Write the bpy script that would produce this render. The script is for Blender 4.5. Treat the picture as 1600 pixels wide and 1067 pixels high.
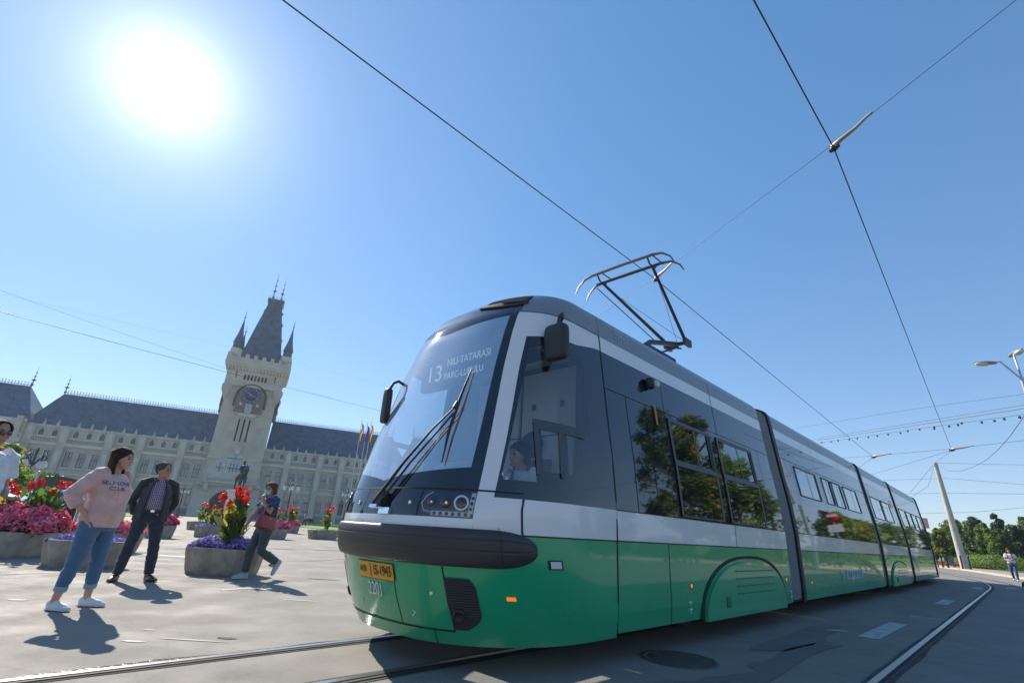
import bpy, bmesh, math, random
from mathutils import Vector, Matrix, Euler, noise as mnoise
random.seed(7)
HAZE = .00032
S = bpy.context.scene
for o in list(bpy.data.objects): bpy.data.objects.remove(o)
COL = S.collection

# ---------------------------------------------------------------- camera
FPX, BROLL, HY, CAMH = 770.0, 0.062, 828.0, 1.05
cam = bpy.data.cameras.new('camera'); camo = bpy.data.objects.new('camera', cam); COL.objects.link(camo)
cam.sensor_width = 36; cam.lens = 36*FPX/1600; cam.clip_start = .05; cam.clip_end = 6000
_up = Vector((BROLL, -1, (HY-533.5)/FPX)).normalized()
_fw = (Vector((0, 0, 1)) - _up*_up.z).normalized()
_rt = _fw.cross(_up)
if _rt.x < 0: _rt = -_rt
Rm = Matrix((_rt, _fw, _up))                       # world = Rm @ (x right, y down, z forward)
m3 = Matrix((Rm.col[0], -Rm.col[1], -Rm.col[2])).transposed()
camo.matrix_world = Matrix.Translation((0, 0, CAMH)) @ m3.to_4x4()
S.camera = camo
def ray(px, py): return Rm @ Vector((px-800, py-533.5, FPX))
def at(px, py, z=0.0):
    d = ray(px, py); t = (z-CAMH)/d.z
    return Vector((d.x*t, d.y*t, z))

# ---------------------------------------------------------------- sky, sun
SUN_AZ, SUN_EL = math.radians(-43.6), math.radians(37.4)
sdir = Vector((math.sin(SUN_AZ)*math.cos(SUN_EL), math.cos(SUN_AZ)*math.cos(SUN_EL), math.sin(SUN_EL)))
W = bpy.data.worlds.new('World'); S.world = W; W.use_nodes = True
nt = W.node_tree; nt.nodes.clear()
out = nt.nodes.new('ShaderNodeOutputWorld'); bg = nt.nodes.new('ShaderNodeBackground')
sky = nt.nodes.new('ShaderNodeTexSky'); sky.sky_type = 'NISHITA'; sky.sun_disc = False
sky.sun_elevation = SUN_EL; sky.sun_rotation = SUN_AZ
sky.air_density = 1.0; sky.dust_density = 0.0; sky.ozone_density = 2.0; sky.altitude = 60
bg.inputs['Strength'].default_value = 0.118
hs = nt.nodes.new('ShaderNodeHueSaturation'); hs.inputs['Saturation'].default_value = 1.3; nt.links.new(sky.outputs[0], hs.inputs['Color']); tint = nt.nodes.new('ShaderNodeVectorMath'); tint.operation = 'MULTIPLY'; tint.inputs[1].default_value = (.93, .93, 1.0); nt.links.new(hs.outputs[0], tint.inputs[0]); tint.inputs[1].default_value = (.18, .18, .194)
gm = nt.nodes.new('ShaderNodeGamma'); gm.inputs[1].default_value = .60; nt.links.new(tint.outputs[0], gm.inputs[0])      # gamma flattens the contrast of the sky colours
t2 = nt.nodes.new('ShaderNodeVectorMath'); t2.operation = 'MULTIPLY'; t2.inputs[1].default_value = (3.35, 3.68, 4.22); nt.links.new(gm.outputs[0], t2.inputs[0]); nt.links.new(t2.outputs[0], bg.inputs[0])
# the bright aureole of haze round the sun (a real feature of the sky, fixed to the sun's direction)
tc = nt.nodes.new('ShaderNodeTexCoord'); dot = nt.nodes.new('ShaderNodeVectorMath'); dot.operation = 'DOT_PRODUCT'
nrm = nt.nodes.new('ShaderNodeVectorMath'); nrm.operation = 'NORMALIZE'
nt.links.new(tc.outputs['Generated'], nrm.inputs[0]); nt.links.new(nrm.outputs[0], dot.inputs[0]); dot.inputs[1].default_value = sdir
def wm(op, a, b=None):
    n = nt.nodes.new('ShaderNodeMath'); n.operation = op
    for i, v in enumerate((a, b)):
        if v is None: continue
        if isinstance(v, (int, float)): n.inputs[i].default_value = v
        else: nt.links.new(v, n.inputs[i])
    return n.outputs[0]
c0 = wm('MAXIMUM', dot.outputs['Value'], 0.0)
g = wm('ADD', wm('MULTIPLY', wm('POWER', c0, 2600.0), 2.4), wm('ADD', wm('ADD', wm('MULTIPLY', wm('POWER', c0, 420.0), .40), wm('MULTIPLY', wm('POWER', c0, 75.0), .25)), wm('MULTIPLY', wm('POWER', c0, 9.0), .075)))
em = nt.nodes.new('ShaderNodeBackground'); em.inputs[0].default_value = (1, .95, .90, 1); nt.links.new(g, em.inputs[1])
add = nt.nodes.new('ShaderNodeAddShader'); nt.links.new(bg.outputs[0], add.inputs[0]); nt.links.new(em.outputs[0], add.inputs[1])
nt.links.new(add.outputs[0], out.inputs[0])
sl = bpy.data.lights.new('sun', 'SUN'); sl.energy = 4.4; sl.angle = math.radians(.55); sl.color = (1, .92, .80)
slo = bpy.data.objects.new('sun', sl); COL.objects.link(slo)
slo.rotation_euler = sdir.to_track_quat('Z', 'Y').to_euler()
S.view_settings.view_transform = 'Standard'; S.view_settings.look = 'None'; S.view_settings.gamma = 1
S.view_settings.exposure = 0.77
S.cycles.max_bounces = 7; S.cycles.transparent_max_bounces = 24

# ---------------------------------------------------------------- materials
MATS = {}
def mat(name, col, rough=.6, metal=0., var=.0, vs=8., bump=0., bs=40., coat=0., spec=.5, trans=0., emit=None, es=0., sheen=0., dust=0.):
    if name in MATS: return MATS[name]
    m = bpy.data.materials.new(name); m.use_nodes = True; n = m.node_tree; N = n.nodes; L = n.links; MATS[name] = m
    p = N['Principled BSDF']; c = (*col, 1)
    p.inputs['Base Color'].default_value = c; p.inputs['Roughness'].default_value = rough
    p.inputs['Metallic'].default_value = metal; p.inputs['Specular IOR Level'].default_value = spec
    if coat: p.inputs['Coat Weight'].default_value = coat; p.inputs['Coat Roughness'].default_value = .03
    if sheen: p.inputs['Sheen Weight'].default_value = sheen
    if emit: p.inputs['Emission Color'].default_value = (*emit, 1); p.inputs['Emission Strength'].default_value = es
    t = N.new('ShaderNodeTexCoord')
    if var:
        nz = N.new('ShaderNodeTexNoise'); nz.inputs['Scale'].default_value = vs; nz.inputs['Detail'].default_value = 6
        L.new(t.outputs['Object'], nz.inputs['Vector'])
        mr = N.new('ShaderNodeMapRange'); mr.inputs[1].default_value = .3; mr.inputs[2].default_value = .7
        mr.inputs[3].default_value = 1-var; mr.inputs[4].default_value = 1+var; L.new(nz.outputs['Fac'], mr.inputs[0])
        mx = N.new('ShaderNodeVectorMath'); mx.operation = 'SCALE'; mx.inputs[0].default_value = col
        L.new(mr.outputs[0], mx.inputs['Scale']); L.new(mx.outputs[0], p.inputs['Base Color'])
    if bump:
        nb = N.new('ShaderNodeTexNoise'); nb.inputs['Scale'].default_value = bs; nb.inputs['Detail'].default_value = 5
        L.new(t.outputs['Object'], nb.inputs['Vector'])
        b = N.new('ShaderNodeBump'); b.inputs['Strength'].default_value = bump; b.inputs['Distance'].default_value = .02
        L.new(nb.outputs['Fac'], b.inputs['Height']); L.new(b.outputs[0], p.inputs['Normal'])
    if dust:
        # road dust and splashes: brown film with its own ragged edge, thickest low on the skirt
        sx = N.new('ShaderNodeSeparateXYZ'); L.new(t.outputs['Object'], sx.inputs[0]); nd = N.new('ShaderNodeTexNoise'); nd.inputs['Scale'].default_value = 2.6; nd.inputs['Detail'].default_value = 9; L.new(t.outputs['Object'], nd.inputs['Vector'])
        ma = N.new('ShaderNodeMath'); ma.operation = 'MULTIPLY_ADD'; ma.inputs[1].default_value = -1.3; ma.inputs[2].default_value = .55; L.new(sx.outputs[2], ma.inputs[0])
        mb_ = N.new('ShaderNodeMath'); mb_.operation = 'ADD'; L.new(ma.outputs[0], mb_.inputs[0]); L.new(nd.outputs['Fac'], mb_.inputs[1])
        mc = N.new('ShaderNodeMapRange'); mc.inputs[1].default_value = .35; mc.inputs[2].default_value = 1.05; mc.inputs[4].default_value = dust; L.new(mb_.outputs[0], mc.inputs[0])
        mm = N.new('ShaderNodeMix'); mm.data_type = 'RGBA'; L.new(mc.outputs[0], mm.inputs[0]); mm.inputs[7].default_value = (.16, .15, .13, 1)
        if var: L.new(mx.outputs[0], mm.inputs[6])
        else: mm.inputs[6].default_value = c
        L.new(mm.outputs[2], p.inputs['Base Color'])
        mr2 = N.new('ShaderNodeMapRange'); mr2.inputs[3].default_value = rough; mr2.inputs[4].default_value = .75; L.new(mc.outputs[0], mr2.inputs[0]); L.new(mr2.outputs[0], p.inputs['Roughness'])
    if trans:
        tr = N.new('ShaderNodeBsdfTranslucent'); tr.inputs[0].default_value = tuple(min(1, x*1.3) for x in col)+(1,)
        mxs = N.new('ShaderNodeMixShader'); mxs.inputs[0].default_value = trans
        o = N['Material Output']; L.new(p.outputs[0], mxs.inputs[1]); L.new(tr.outputs[0], mxs.inputs[2]); L.new(mxs.outputs[0], o.inputs[0])
    MATS[name] = m; return m
def glass(name, tint, refl, rough=.0, film=0.):
    """thin glass: clear with a tint, mirror reflection by Fresnel"""
    if name in MATS: return MATS[name]
    m = bpy.data.materials.new(name); m.use_nodes = True; n = m.node_tree; N = n.nodes; L = n.links
    N.remove(N['Principled BSDF']); o = N['Material Output']
    tr = N.new('ShaderNodeBsdfTransparent'); tr.inputs[0].default_value = (*tint, 1)
    gl = N.new('ShaderNodeBsdfGlossy'); gl.inputs['Color'].default_value = (.95, .97, 1, 1); gl.inputs['Roughness'].default_value = rough
    fr = N.new('ShaderNodeFresnel'); fr.inputs[0].default_value = 1.5
    mp = N.new('ShaderNodeMapRange'); mp.inputs[1].default_value = .0; mp.inputs[2].default_value = 1; mp.inputs[3].default_value = refl; mp.inputs[4].default_value = 1
    L.new(fr.outputs[0], mp.inputs[0])
    mx = N.new('ShaderNodeMixShader'); L.new(mp.outputs[0], mx.inputs[0]); L.new(tr.outputs[0], mx.inputs[1]); L.new(gl.outputs[0], mx.inputs[2])
    last = mx.outputs[0]
    if film:                                                                       # added pale film, stands in for the milky sky glare on the pane
        df = N.new('ShaderNodeBsdfDiffuse'); df.inputs[0].default_value = (.72, .75, .76, 1); nz = N.new('ShaderNodeTexNoise'); nz.inputs['Scale'].default_value = 3.5; nz.inputs['Detail'].default_value = 8; tcg = N.new('ShaderNodeTexCoord'); L.new(tcg.outputs['Object'], nz.inputs['Vector'])
        m2_ = N.new('ShaderNodeMapRange'); m2_.inputs[1].default_value = .3; m2_.inputs[2].default_value = .7; m2_.inputs[3].default_value = film*.6; m2_.inputs[4].default_value = film*1.4; L.new(nz.outputs['Fac'], m2_.inputs[0])
        mf = N.new('ShaderNodeMixShader'); L.new(m2_.outputs[0], mf.inputs[0]); L.new(last, mf.inputs[1]); L.new(df.outputs[0], mf.inputs[2]); last = mf.outputs[0]
    L.new(last, o.inputs[0]); MATS[name] = m; return m

# ---------------------------------------------------------------- mesh helpers
class MB:
    def __init__(s): s.v = []; s.f = []; s.m = []; s.sm = []
    def add(s, vs, fs, mi=0, smooth=False):
        b = len(s.v); s.v += [tuple(v) for v in vs]; s.f += [tuple(i+b for i in f) for f in fs]
        s.m += [mi]*len(fs); s.sm += [smooth]*len(fs)
    def box(s, a, b, mi=0, M=None):
        (x0, y0, z0), (x1, y1, z1) = a, b
        vs = [Vector(p) for p in ((x0,y0,z0),(x1,y0,z0),(x1,y1,z0),(x0,y1,z0),(x0,y0,z1),(x1,y0,z1),(x1,y1,z1),(x0,y1,z1))]
        if M is not None: vs = [M @ v for v in vs]
        s.add(vs, [(0,3,2,1),(4,5,6,7),(0,1,5,4),(1,2,6,5),(2,3,7,6),(3,0,4,7)], mi)
    def tube(s, pts, r, n=8, mi=0, cap=True, smooth=True):
        pts = [Vector(p) for p in pts]; k = len(pts); R = r if isinstance(r, (list, tuple)) else [r]*k
        vs = []; prev = None
        for i, p in enumerate(pts):
            d = (pts[min(i+1, k-1)]-pts[max(i-1, 0)]).normalized()
            a = (prev - d*prev.dot(d)) if prev is not None else d.orthogonal()
            if a.length < 1e-6: a = d.orthogonal()
            a.normalize(); prev = a; b = d.cross(a)
            for j in range(n):
                t = 2*math.pi*j/n; vs.append(p+(a*math.cos(t)+b*math.sin(t))*R[i])
        fs = [(i*n+j, i*n+(j+1) % n, (i+1)*n+(j+1) % n, (i+1)*n+j) for i in range(k-1) for j in range(n)]
        s.add(vs, fs, mi, smooth)
        if cap:
            s.add(vs[:n], [tuple(range(n-1, -1, -1))], mi); s.add(vs[-n:], [tuple(range(n))], mi)
    def lathe(s, prof, c=(0,0,0), n=16, mi=0, smooth=True, M=None):
        vs = []
        for r, z in prof:
            for j in range(n):
                t = 2*math.pi*j/n; v = Vector((c[0]+r*math.cos(t), c[1]+r*math.sin(t), c[2]+z)); vs.append(M @ v if M is not None else v)
        k = len(prof)
        fs = [(i*n+j, i*n+(j+1) % n, (i+1)*n+(j+1) % n, (i+1)*n+j) for i in range(k-1) for j in range(n)]
        s.add(vs, fs, mi, smooth)
        s.add(vs[:n], [tuple(range(n-1, -1, -1))], mi); s.add(vs[-n:], [tuple(range(n))], mi)
    def ell(s, c, r, n=12, m=8, mi=0, M=None):
        prof = []; vs = []
        for i in range(m+1):
            ph = -math.pi/2+math.pi*i/m
            for j in range(n):
                t = 2*math.pi*j/n
                v = Vector((r[0]*math.cos(ph)*math.cos(t), r[1]*math.cos(ph)*math.sin(t), r[2]*math.sin(ph)))
                if M is not None: v = M @ v
                vs.append(v+Vector(c))
        s.add(vs, [(i*n+j, i*n+(j+1) % n, (i+1)*n+(j+1) % n, (i+1)*n+j) for i in range(m) for j in range(n)], mi, True)
    def prism(s, poly, y0, y1, mi=0, M=None):
        """poly in x,z; extruded along y"""
        n = len(poly); vs = [Vector((x, y0, z)) for x, z in poly]+[Vector((x, y1, z)) for x, z in poly]
        if M is not None: vs = [M @ v for v in vs]
        s.add(vs, [tuple(range(n)), tuple(range(2*n-1, n-1, -1))]+[(i, i+n, (i+1) % n+n, (i+1) % n) for i in range(n)], mi)
    def grid(s, fn, na, nb, mi=0, smooth=True, mf=None):
        vs = [fn(i/na, j/nb) for j in range(nb+1) for i in range(na+1)]
        b = len(s.v); s.v += [tuple(v) for v in vs]
        for j in range(nb):
            for i in range(na):
                k = j*(na+1)+i; s.f.append((b+k, b+k+1, b+k+na+2, b+k+na+1)); s.m.append(mf(i, j) if mf else mi); s.sm.append(smooth)
    def build(s, name, mats, parent=None, label=None, weld=False):
        me = bpy.data.meshes.new(name); me.from_pydata(s.v, [], s.f)
        if not isinstance(mats, (list, tuple)): mats = [mats]
        for m in mats: me.materials.append(m)
        me.polygons.foreach_set('material_index', [min(i, len(mats)-1) for i in s.m]); me.polygons.foreach_set('use_smooth', s.sm)
        me.update()
        if weld:
            bm = bmesh.new(); bm.from_mesh(me); bmesh.ops.remove_doubles(bm, verts=bm.verts, dist=1e-4); bmesh.ops.recalc_face_normals(bm, faces=bm.faces); bm.to_mesh(me); bm.free()
        o = bpy.data.objects.new(name, me); COL.objects.link(o)
        if parent is not None: o.parent = parent
        if label: o['label'] = label
        return o
def tag(o, label=None, cat=None, group=None, kind=None):
    if label: o['label'] = label
    if cat: o['category'] = cat
    if group: o['group'] = group
    if kind: o['kind'] = kind
    return o
def empty(name, loc, rz=0., label=None, cat=None, group=None):
    o = bpy.data.objects.new(name, None); COL.objects.link(o); o.location = loc; o.rotation_euler = (0, 0, rz); o.empty_display_size = .2
    return tag(o, label, cat, group)
def copy_tree(o, parent=None):
    c = o.copy(); COL.objects.link(c); c.parent = parent
    for ch in list(o.children): copy_tree(ch, c)
    return c
def sublabel(o, *a, **k): return tag(o, *a, **k)
DG = None
def text(name, body, size, M, m, parent, ext=.002, align='CENTER', sx=1.):
    cu = bpy.data.curves.new(name, 'FONT'); cu.body = body; cu.size = size; cu.extrude = ext; cu.align_x = align; cu.align_y = 'CENTER'
    o = bpy.data.objects.new(name, cu); COL.objects.link(o); bpy.context.view_layer.update()
    me = bpy.data.meshes.new_from_object(o.evaluated_get(bpy.context.evaluated_depsgraph_get()))
    bpy.data.objects.remove(o); me.transform(Matrix.Diagonal((sx, 1, 1, 1))); me.transform(M); me.materials.clear(); me.materials.append(m)
    r = bpy.data.objects.new(name, me); COL.objects.link(r); r.parent = parent
    return r
def basis(o, x, y, z):
    M = Matrix((x, y, z)).transposed().to_4x4(); M.translation = o; return M

# colours
asph = None
M_metal = mat('galvanised_steel', (.42,.43,.44), .45, .7, var=.1)
M_dark = mat('dark_metal', (.03,.032,.036), .45, .3)
M_black = mat('black_rubber', (.018,.018,.02), .5)
M_conc = mat('weathered_concrete', (.32,.28,.225), .9, var=.3, vs=5, bump=.5, bs=60)
# ================================================================ GROUND
def ground_mat(name, base, dark, seed=0, crack=True):
    m = bpy.data.materials.new(name); m.use_nodes = True; N = m.node_tree.nodes; L = m.node_tree.links; p = N['Principled BSDF']
    t = N.new('ShaderNodeTexCoord'); mp = N.new('ShaderNodeMapping'); mp.inputs['Location'].default_value = (seed*3.1, seed*1.7, 0)
    L.new(t.outputs['Object'], mp.inputs[0])
    def nz(sc, det=8, ro=.6):
        n = N.new('ShaderNodeTexNoise'); n.inputs['Scale'].default_value = sc; n.inputs['Detail'].default_value = det; n.inputs['Roughness'].default_value = ro
        L.new(mp.outputs[0], n.inputs['Vector']); return n.outputs['Fac']
    def rng(x, a, b, c, d):
        r = N.new('ShaderNodeMapRange'); r.inputs[1].default_value = a; r.inputs[2].default_value = b; r.inputs[3].default_value = c; r.inputs[4].default_value = d
        L.new(x, r.inputs[0]); return r.outputs[0]
    def mixc(f, a, b, mode='MIX'):
        n = N.new('ShaderNodeMix'); n.data_type = 'RGBA'; n.blend_type = mode
        if isinstance(f, float): n.inputs[0].default_value = f
        else: L.new(f, n.inputs[0])
        for i, v in ((6, a), (7, b)):
            if isinstance(v, tuple): n.inputs[i].default_value = (*v, 1)
            else: L.new(v, n.inputs[i])
        return n.outputs[2]
    big = rng(nz(.35), .38, .62, 0, 1); mid = rng(nz(2.2), .3, .7, 0, 1); fine = rng(nz(130, 3, .8), .3, .7, 0, 1)
    c = mixc(big, base, tuple(x*.86 for x in base)); c = mixc(rng(mid, 0, 1, 0, .35), c, tuple(x*1.12 for x in base))
    st = rng(nz(.9, 10, .7), .56, .68, 0, .55); c = mixc(st, c, dark)
    c = mixc(rng(fine, 0, 1, 0, .45), c, tuple(x*.5 for x in base))
    med = rng(nz(26, 4, .75), .35, .65, 0, 1); c = mixc(rng(med, 0, 1, 0, .26), c, tuple(x*.62 for x in base)); c = mixc(rng(nz(60, 2, .7), .60, .70, 0, .35), c, tuple(min(1, x*1.5) for x in base))
    sp = N.new('ShaderNodeTexVoronoi'); sp.inputs['Scale'].default_value = 9.; L.new(mp.outputs[0], sp.inputs['Vector'])
    c = mixc(rng(sp.outputs['Distance'], .02, .05, .5, 0.), c, tuple(x*1.5 for x in base))
    if crack:
        vo = N.new('ShaderNodeTexVoronoi'); vo.feature = 'DISTANCE_TO_EDGE'; vo.inputs['Scale'].default_value = .42
        ad = N.new('ShaderNodeVectorMath'); ad.operation = 'ADD'; n3 = N.new('ShaderNodeTexNoise'); n3.inputs['Scale'].default_value = 1.6; n3.inputs['Detail'].default_value = 8
        L.new(mp.outputs[0], n3.inputs['Vector']); L.new(mp.outputs[0], ad.inputs[0]); L.new(n3.outputs['Color'], ad.inputs[1]); L.new(ad.outputs[0], vo.inputs['Vector'])
        c = mixc(rng(vo.outputs['Distance'], .002, .010, .22, 0), c, dark)
    L.new(c, p.inputs['Base Color']); p.inputs['Roughness'].default_value = .85
    L.new(rng(nz(1.3), .4, .7, .9, .62), p.inputs['Roughness'])
    b = N.new('ShaderNodeBump'); b.inputs['Strength'].default_value = .45; b.inputs['Distance'].default_value = .01; L.new(fine, b.inputs['Height']); L.new(b.outputs[0], p.inputs['Normal'])
    return m
ASPH = ground_mat('worn_pale_asphalt', (.285,.258,.225), (.13,.12,.11))
b = MB()
R_ = 3000
rings = [0, 6, 15, 40, 100, 300, 1000, R_]
b.add([(0,0,0)]+[(r*math.sin(a*math.pi/24), r*math.cos(a*math.pi/24), 0) for r in rings[1:] for a in range(48)],
      [(0, 1+(a+1) % 48, 1+a) for a in range(48)]+[(1+(k-1)*48+a, 1+(k-1)*48+(a+1) % 48, 1+k*48+(a+1) % 48, 1+k*48+a) for k in range(1, len(rings)-1) for a in range(48)])
tag(b.build('ground', ASPH), 'pale worn asphalt of the square and the street', kind='structure')

TAZ = math.radians(44.845)
TU = Vector((math.sin(TAZ), math.cos(TAZ), 0)); TV = Vector((math.cos(TAZ), -math.sin(TAZ), 0)); TP0 = Vector((1.1166, 5.0305, 0))
def tw(u, v, z=0.): return TP0+TU*u+TV*v+Vector((0, 0, z))
def trk(u, v0, off):
    """a rail line: straight beside the tram, then bending away to the left"""
    c = 0. if u < 23 else (u-23)**2/118.
    s = 0. if u < 23 else (u-23)/59.
    n = math.sqrt(1+s*s)
    return tw(u+off*s/n, v0-c+off/n)
def strip(name, v0, o0, o1, z, m, us=None, kind='structure', thick=0.):
    us = us or [-14+i*.5 for i in range(180)]
    b = MB(); k = len(us)
    for u in us:
        a = trk(u, v0, o0); c = trk(u, v0, o1); b.v += [(a.x, a.y, z), (c.x, c.y, z)]
    for i in range(k-1): b.f.append((2*i, 2*i+1, 2*i+3, 2*i+2)); b.m.append(0); b.sm.append(False)
    return b
M_rail = mat('polished_rail_steel', (.45,.43,.41), .3, .9, var=.15, vs=20)
M_railside = mat('rusty_rail_steel', (.10,.085,.075), .7, .3, var=.3, vs=12)
M_groove = mat('rail_groove_dark', (.03,.027,.025), .9)  # flat near-black strip laid for the groove
M_seal = mat('bitumen_seal', (.07,.066,.062), .95, var=.4, vs=4)
lab = {-1.92: 'left rail of the near track running under the tram nose', -.86: 'right rail of the near track under the tram side',
       1.6: 'bright curved rail in the tram shadow', 2.66: 'outer rail of the far track in the shaded road'}
for v0, l in lab.items():
    e = empty('tram_rail', tw(0, v0), 0, l, 'rail', 'tram rails set in the street')
    inv = Matrix.Translation(e.location).inverted()
    for nm, o0, o1, z, mm in (('seal', -.08, .12, .004, M_seal), ('groove', .03, .075, .008, M_groove), ('rail_head', -.03, .03, .012, M_rail), ('check_lip', .072, .086, .012, M_railside)):
        bb = strip(nm, v0, o0, o1, z, mm); bb.v = [tuple(inv @ Vector(p)) for p in bb.v]
        if nm == 'seal':
            for i in range(0, len(bb.v)):
                x = Vector(bb.v[i]); x += TV*.03*mnoise.noise(Vector((i*.9, v0, 0))); bb.v[i] = tuple(x)
        bb.build(nm, mm, e)

# patches, road paint and manhole on the road by the tram
def flat(name, pts, z, m, label, cat=None, kind=None):
    b = MB(); b.add([(p[0], p[1], z) for p in pts], [tuple(range(len(pts)))]); o = b.build(name, m); tag(o, label, cat, None, kind); return o
M_paint = mat('worn_white_road_paint', (.44,.44,.43), .8, var=.35, vs=9)
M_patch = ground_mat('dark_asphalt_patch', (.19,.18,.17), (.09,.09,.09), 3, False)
M_patch2 = ground_mat('light_concrete_patch', (.36,.345,.32), (.2,.19,.18), 5, False)
def rough_poly(pts, n=5, amp=.06):
    o = []
    for i in range(len(pts)):
        a, c = Vector(pts[i]), Vector(pts[(i+1) % len(pts)])
        for k in range(n):
            p = a.lerp(c, k/n); o.append((p.x+random.uniform(-amp, amp), p.y+random.uniform(-amp, amp)))
    return o
def tp(u, v): p = tw(u, v); return (p.x, p.y)
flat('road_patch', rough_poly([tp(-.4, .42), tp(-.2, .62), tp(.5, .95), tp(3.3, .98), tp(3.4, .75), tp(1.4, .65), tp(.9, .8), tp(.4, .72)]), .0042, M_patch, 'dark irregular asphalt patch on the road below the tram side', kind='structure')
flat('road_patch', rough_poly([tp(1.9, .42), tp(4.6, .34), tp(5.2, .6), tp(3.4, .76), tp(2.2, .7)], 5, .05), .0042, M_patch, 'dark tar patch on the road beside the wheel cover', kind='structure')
for i, (u, v, l, w, dr) in enumerate([(4.3, .95, 2.3, .24, 'longest pale paint bar on the shaded road beside the bellows'), (8.2, 1.02, .14, .5, 'short pale paint bar across the shaded road'), (12.2, 1.0, 2.0, .24, 'pale paint bar on the shaded road beside the second module'), (22.6, 1.1, 1.7, .3, 'pale paint bar near the tail of the tram'), (26, 2.0, 1.4, .3, 'paint bar on the shaded road near the bend of the rail')]):
    flat('lane_mark', [tp(u, v), tp(u+l, v), tp(u+l, v+w), tp(u, v+w)], .0046, M_paint, dr, 'road marking')
mh = empty('manhole_cover', tw(.72, .2), 0, 'round iron manhole cover in the shaded road below the tram side', 'manhole')
b = MB(); b.lathe([(.36, .0), (.36, .008), (.30, .008), (.30, .005)], n=40); b.build('ring', M_railside, mh)
b = MB(); b.lathe([(.295, .0), (.295, .007)], n=40)
for i in range(-4, 5): b.box((-.2, i*.05-.008, .007), (.2, i*.05+.008, .010))
b.build('lid', mat('iron_lid', (.09,.085,.08), .6, .5, var=.3, vs=30), mh)
# old wet-looking bitumen along the near rail
b = MB(); n = 60
for i in range(n+1):
    u = -4.6+3.3*i/n; w = .015+.055*max(0, .5+mnoise.noise(Vector((u*1.9, 3.3, 0)))*1.3)*math.sin(math.pi*i/n)**.5+.012*mnoise.noise(Vector((u*9, 0, 1)))
    p, q = tw(u, -1.955), tw(u, -1.96-max(.004, w)); b.v += [(p.x, p.y, .0062), (q.x, q.y, .0062)]
for i in range(n): b.f.append((2*i, 2*i+1, 2*i+3, 2*i+2)); b.m.append(0); b.sm.append(False)
tag(b.build('bitumen_patch', mat('wet_dark_bitumen', (.05,.043,.036), .22, var=.5, vs=14, bump=.5, bs=30)), 'dark glossy bitumen along the near rail at the lower left', kind='structure')
# worn pale and dark streaks of the square
M_line = mat('old_pale_line', (.47,.45,.42), .85, var=.2, vs=3)
M_joint = mat('dark_joint', (.085,.08,.075), .9, var=.4, vs=4)
for z0, pxs, w, m, l in ((.0044, [(0,897),(120,893),(260,889)], .10, M_line, 'faint pale line across the square by the planters'),
                      (.0044, [(240,857),(420,857),(530,860)], .16, M_joint, 'dark joint across the far part of the square'),
                      (.0044, [(430,878),(500,876),(540,873)], .05, M_joint, 'thin dark crack right of the walking woman'),
                      (.0048, [(345,922),(385,919),(420,921)], .12, M_line, 'pale scuffed streak before the walking woman'),
                      (.0044, [(200,865),(330,872)], .35, M_line, 'broad pale streak across the square behind the man')):
    P = [at(x, y) for x, y in pxs]; b = MB()
    for i, p in enumerate(P):
        d = (P[min(i+1, len(P)-1)]-P[max(i-1, 0)]).normalized(); n = Vector((-d.y, d.x, 0))*w/2*random.uniform(.8, 1.2)
        b.v += [tuple(p+n+Vector((0, 0, z0))), tuple(p-n+Vector((0, 0, z0)))]
    for i in range(len(P)-1): b.f.append((2*i, 2*i+1, 2*i+3, 2*i+2)); b.m.append(0); b.sm.append(False)
    tag(b.build('pavement_streak', m), l, kind='structure')

for px, py, rx, ry, mm, l in ((355, 997, .10, .035, M_joint, 'small dark oil spot on the square right of the shadow of the woman'), (27, 937, .11, .05, M_line, 'small pale oval mark at the left edge of the square'), (208, 1002, .10, .03, M_line, 'short pale scuff right of the shadow of the woman'), (232, 984, .05, .02, M_line, 'tiny pale scuff above the oil spot'), (300, 1000, .30, .02, M_line, 'long faint scuff left of the oil spot'), (505, 905, .35, .04, M_joint, 'damp streak right of the shadow of the walking woman'), (470, 938, .25, .03, M_line, 'faint scuff before the tram nose'), (1310, 985, .2, .06, M_line, 'pale scuff on the shaded road by the rail')):
    p = at(px, py); b = MB(); vs = [(p.x+rx*math.cos(t*math.pi/9)*random.uniform(.75, 1.15), p.y+ry*math.sin(t*math.pi/9)*random.uniform(.75, 1.15)*1.0, .0043) for t in range(18)]; b.add(vs, [tuple(range(18))]); tag(b.build('pavement_mark', mm), l, kind='structure')
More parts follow.
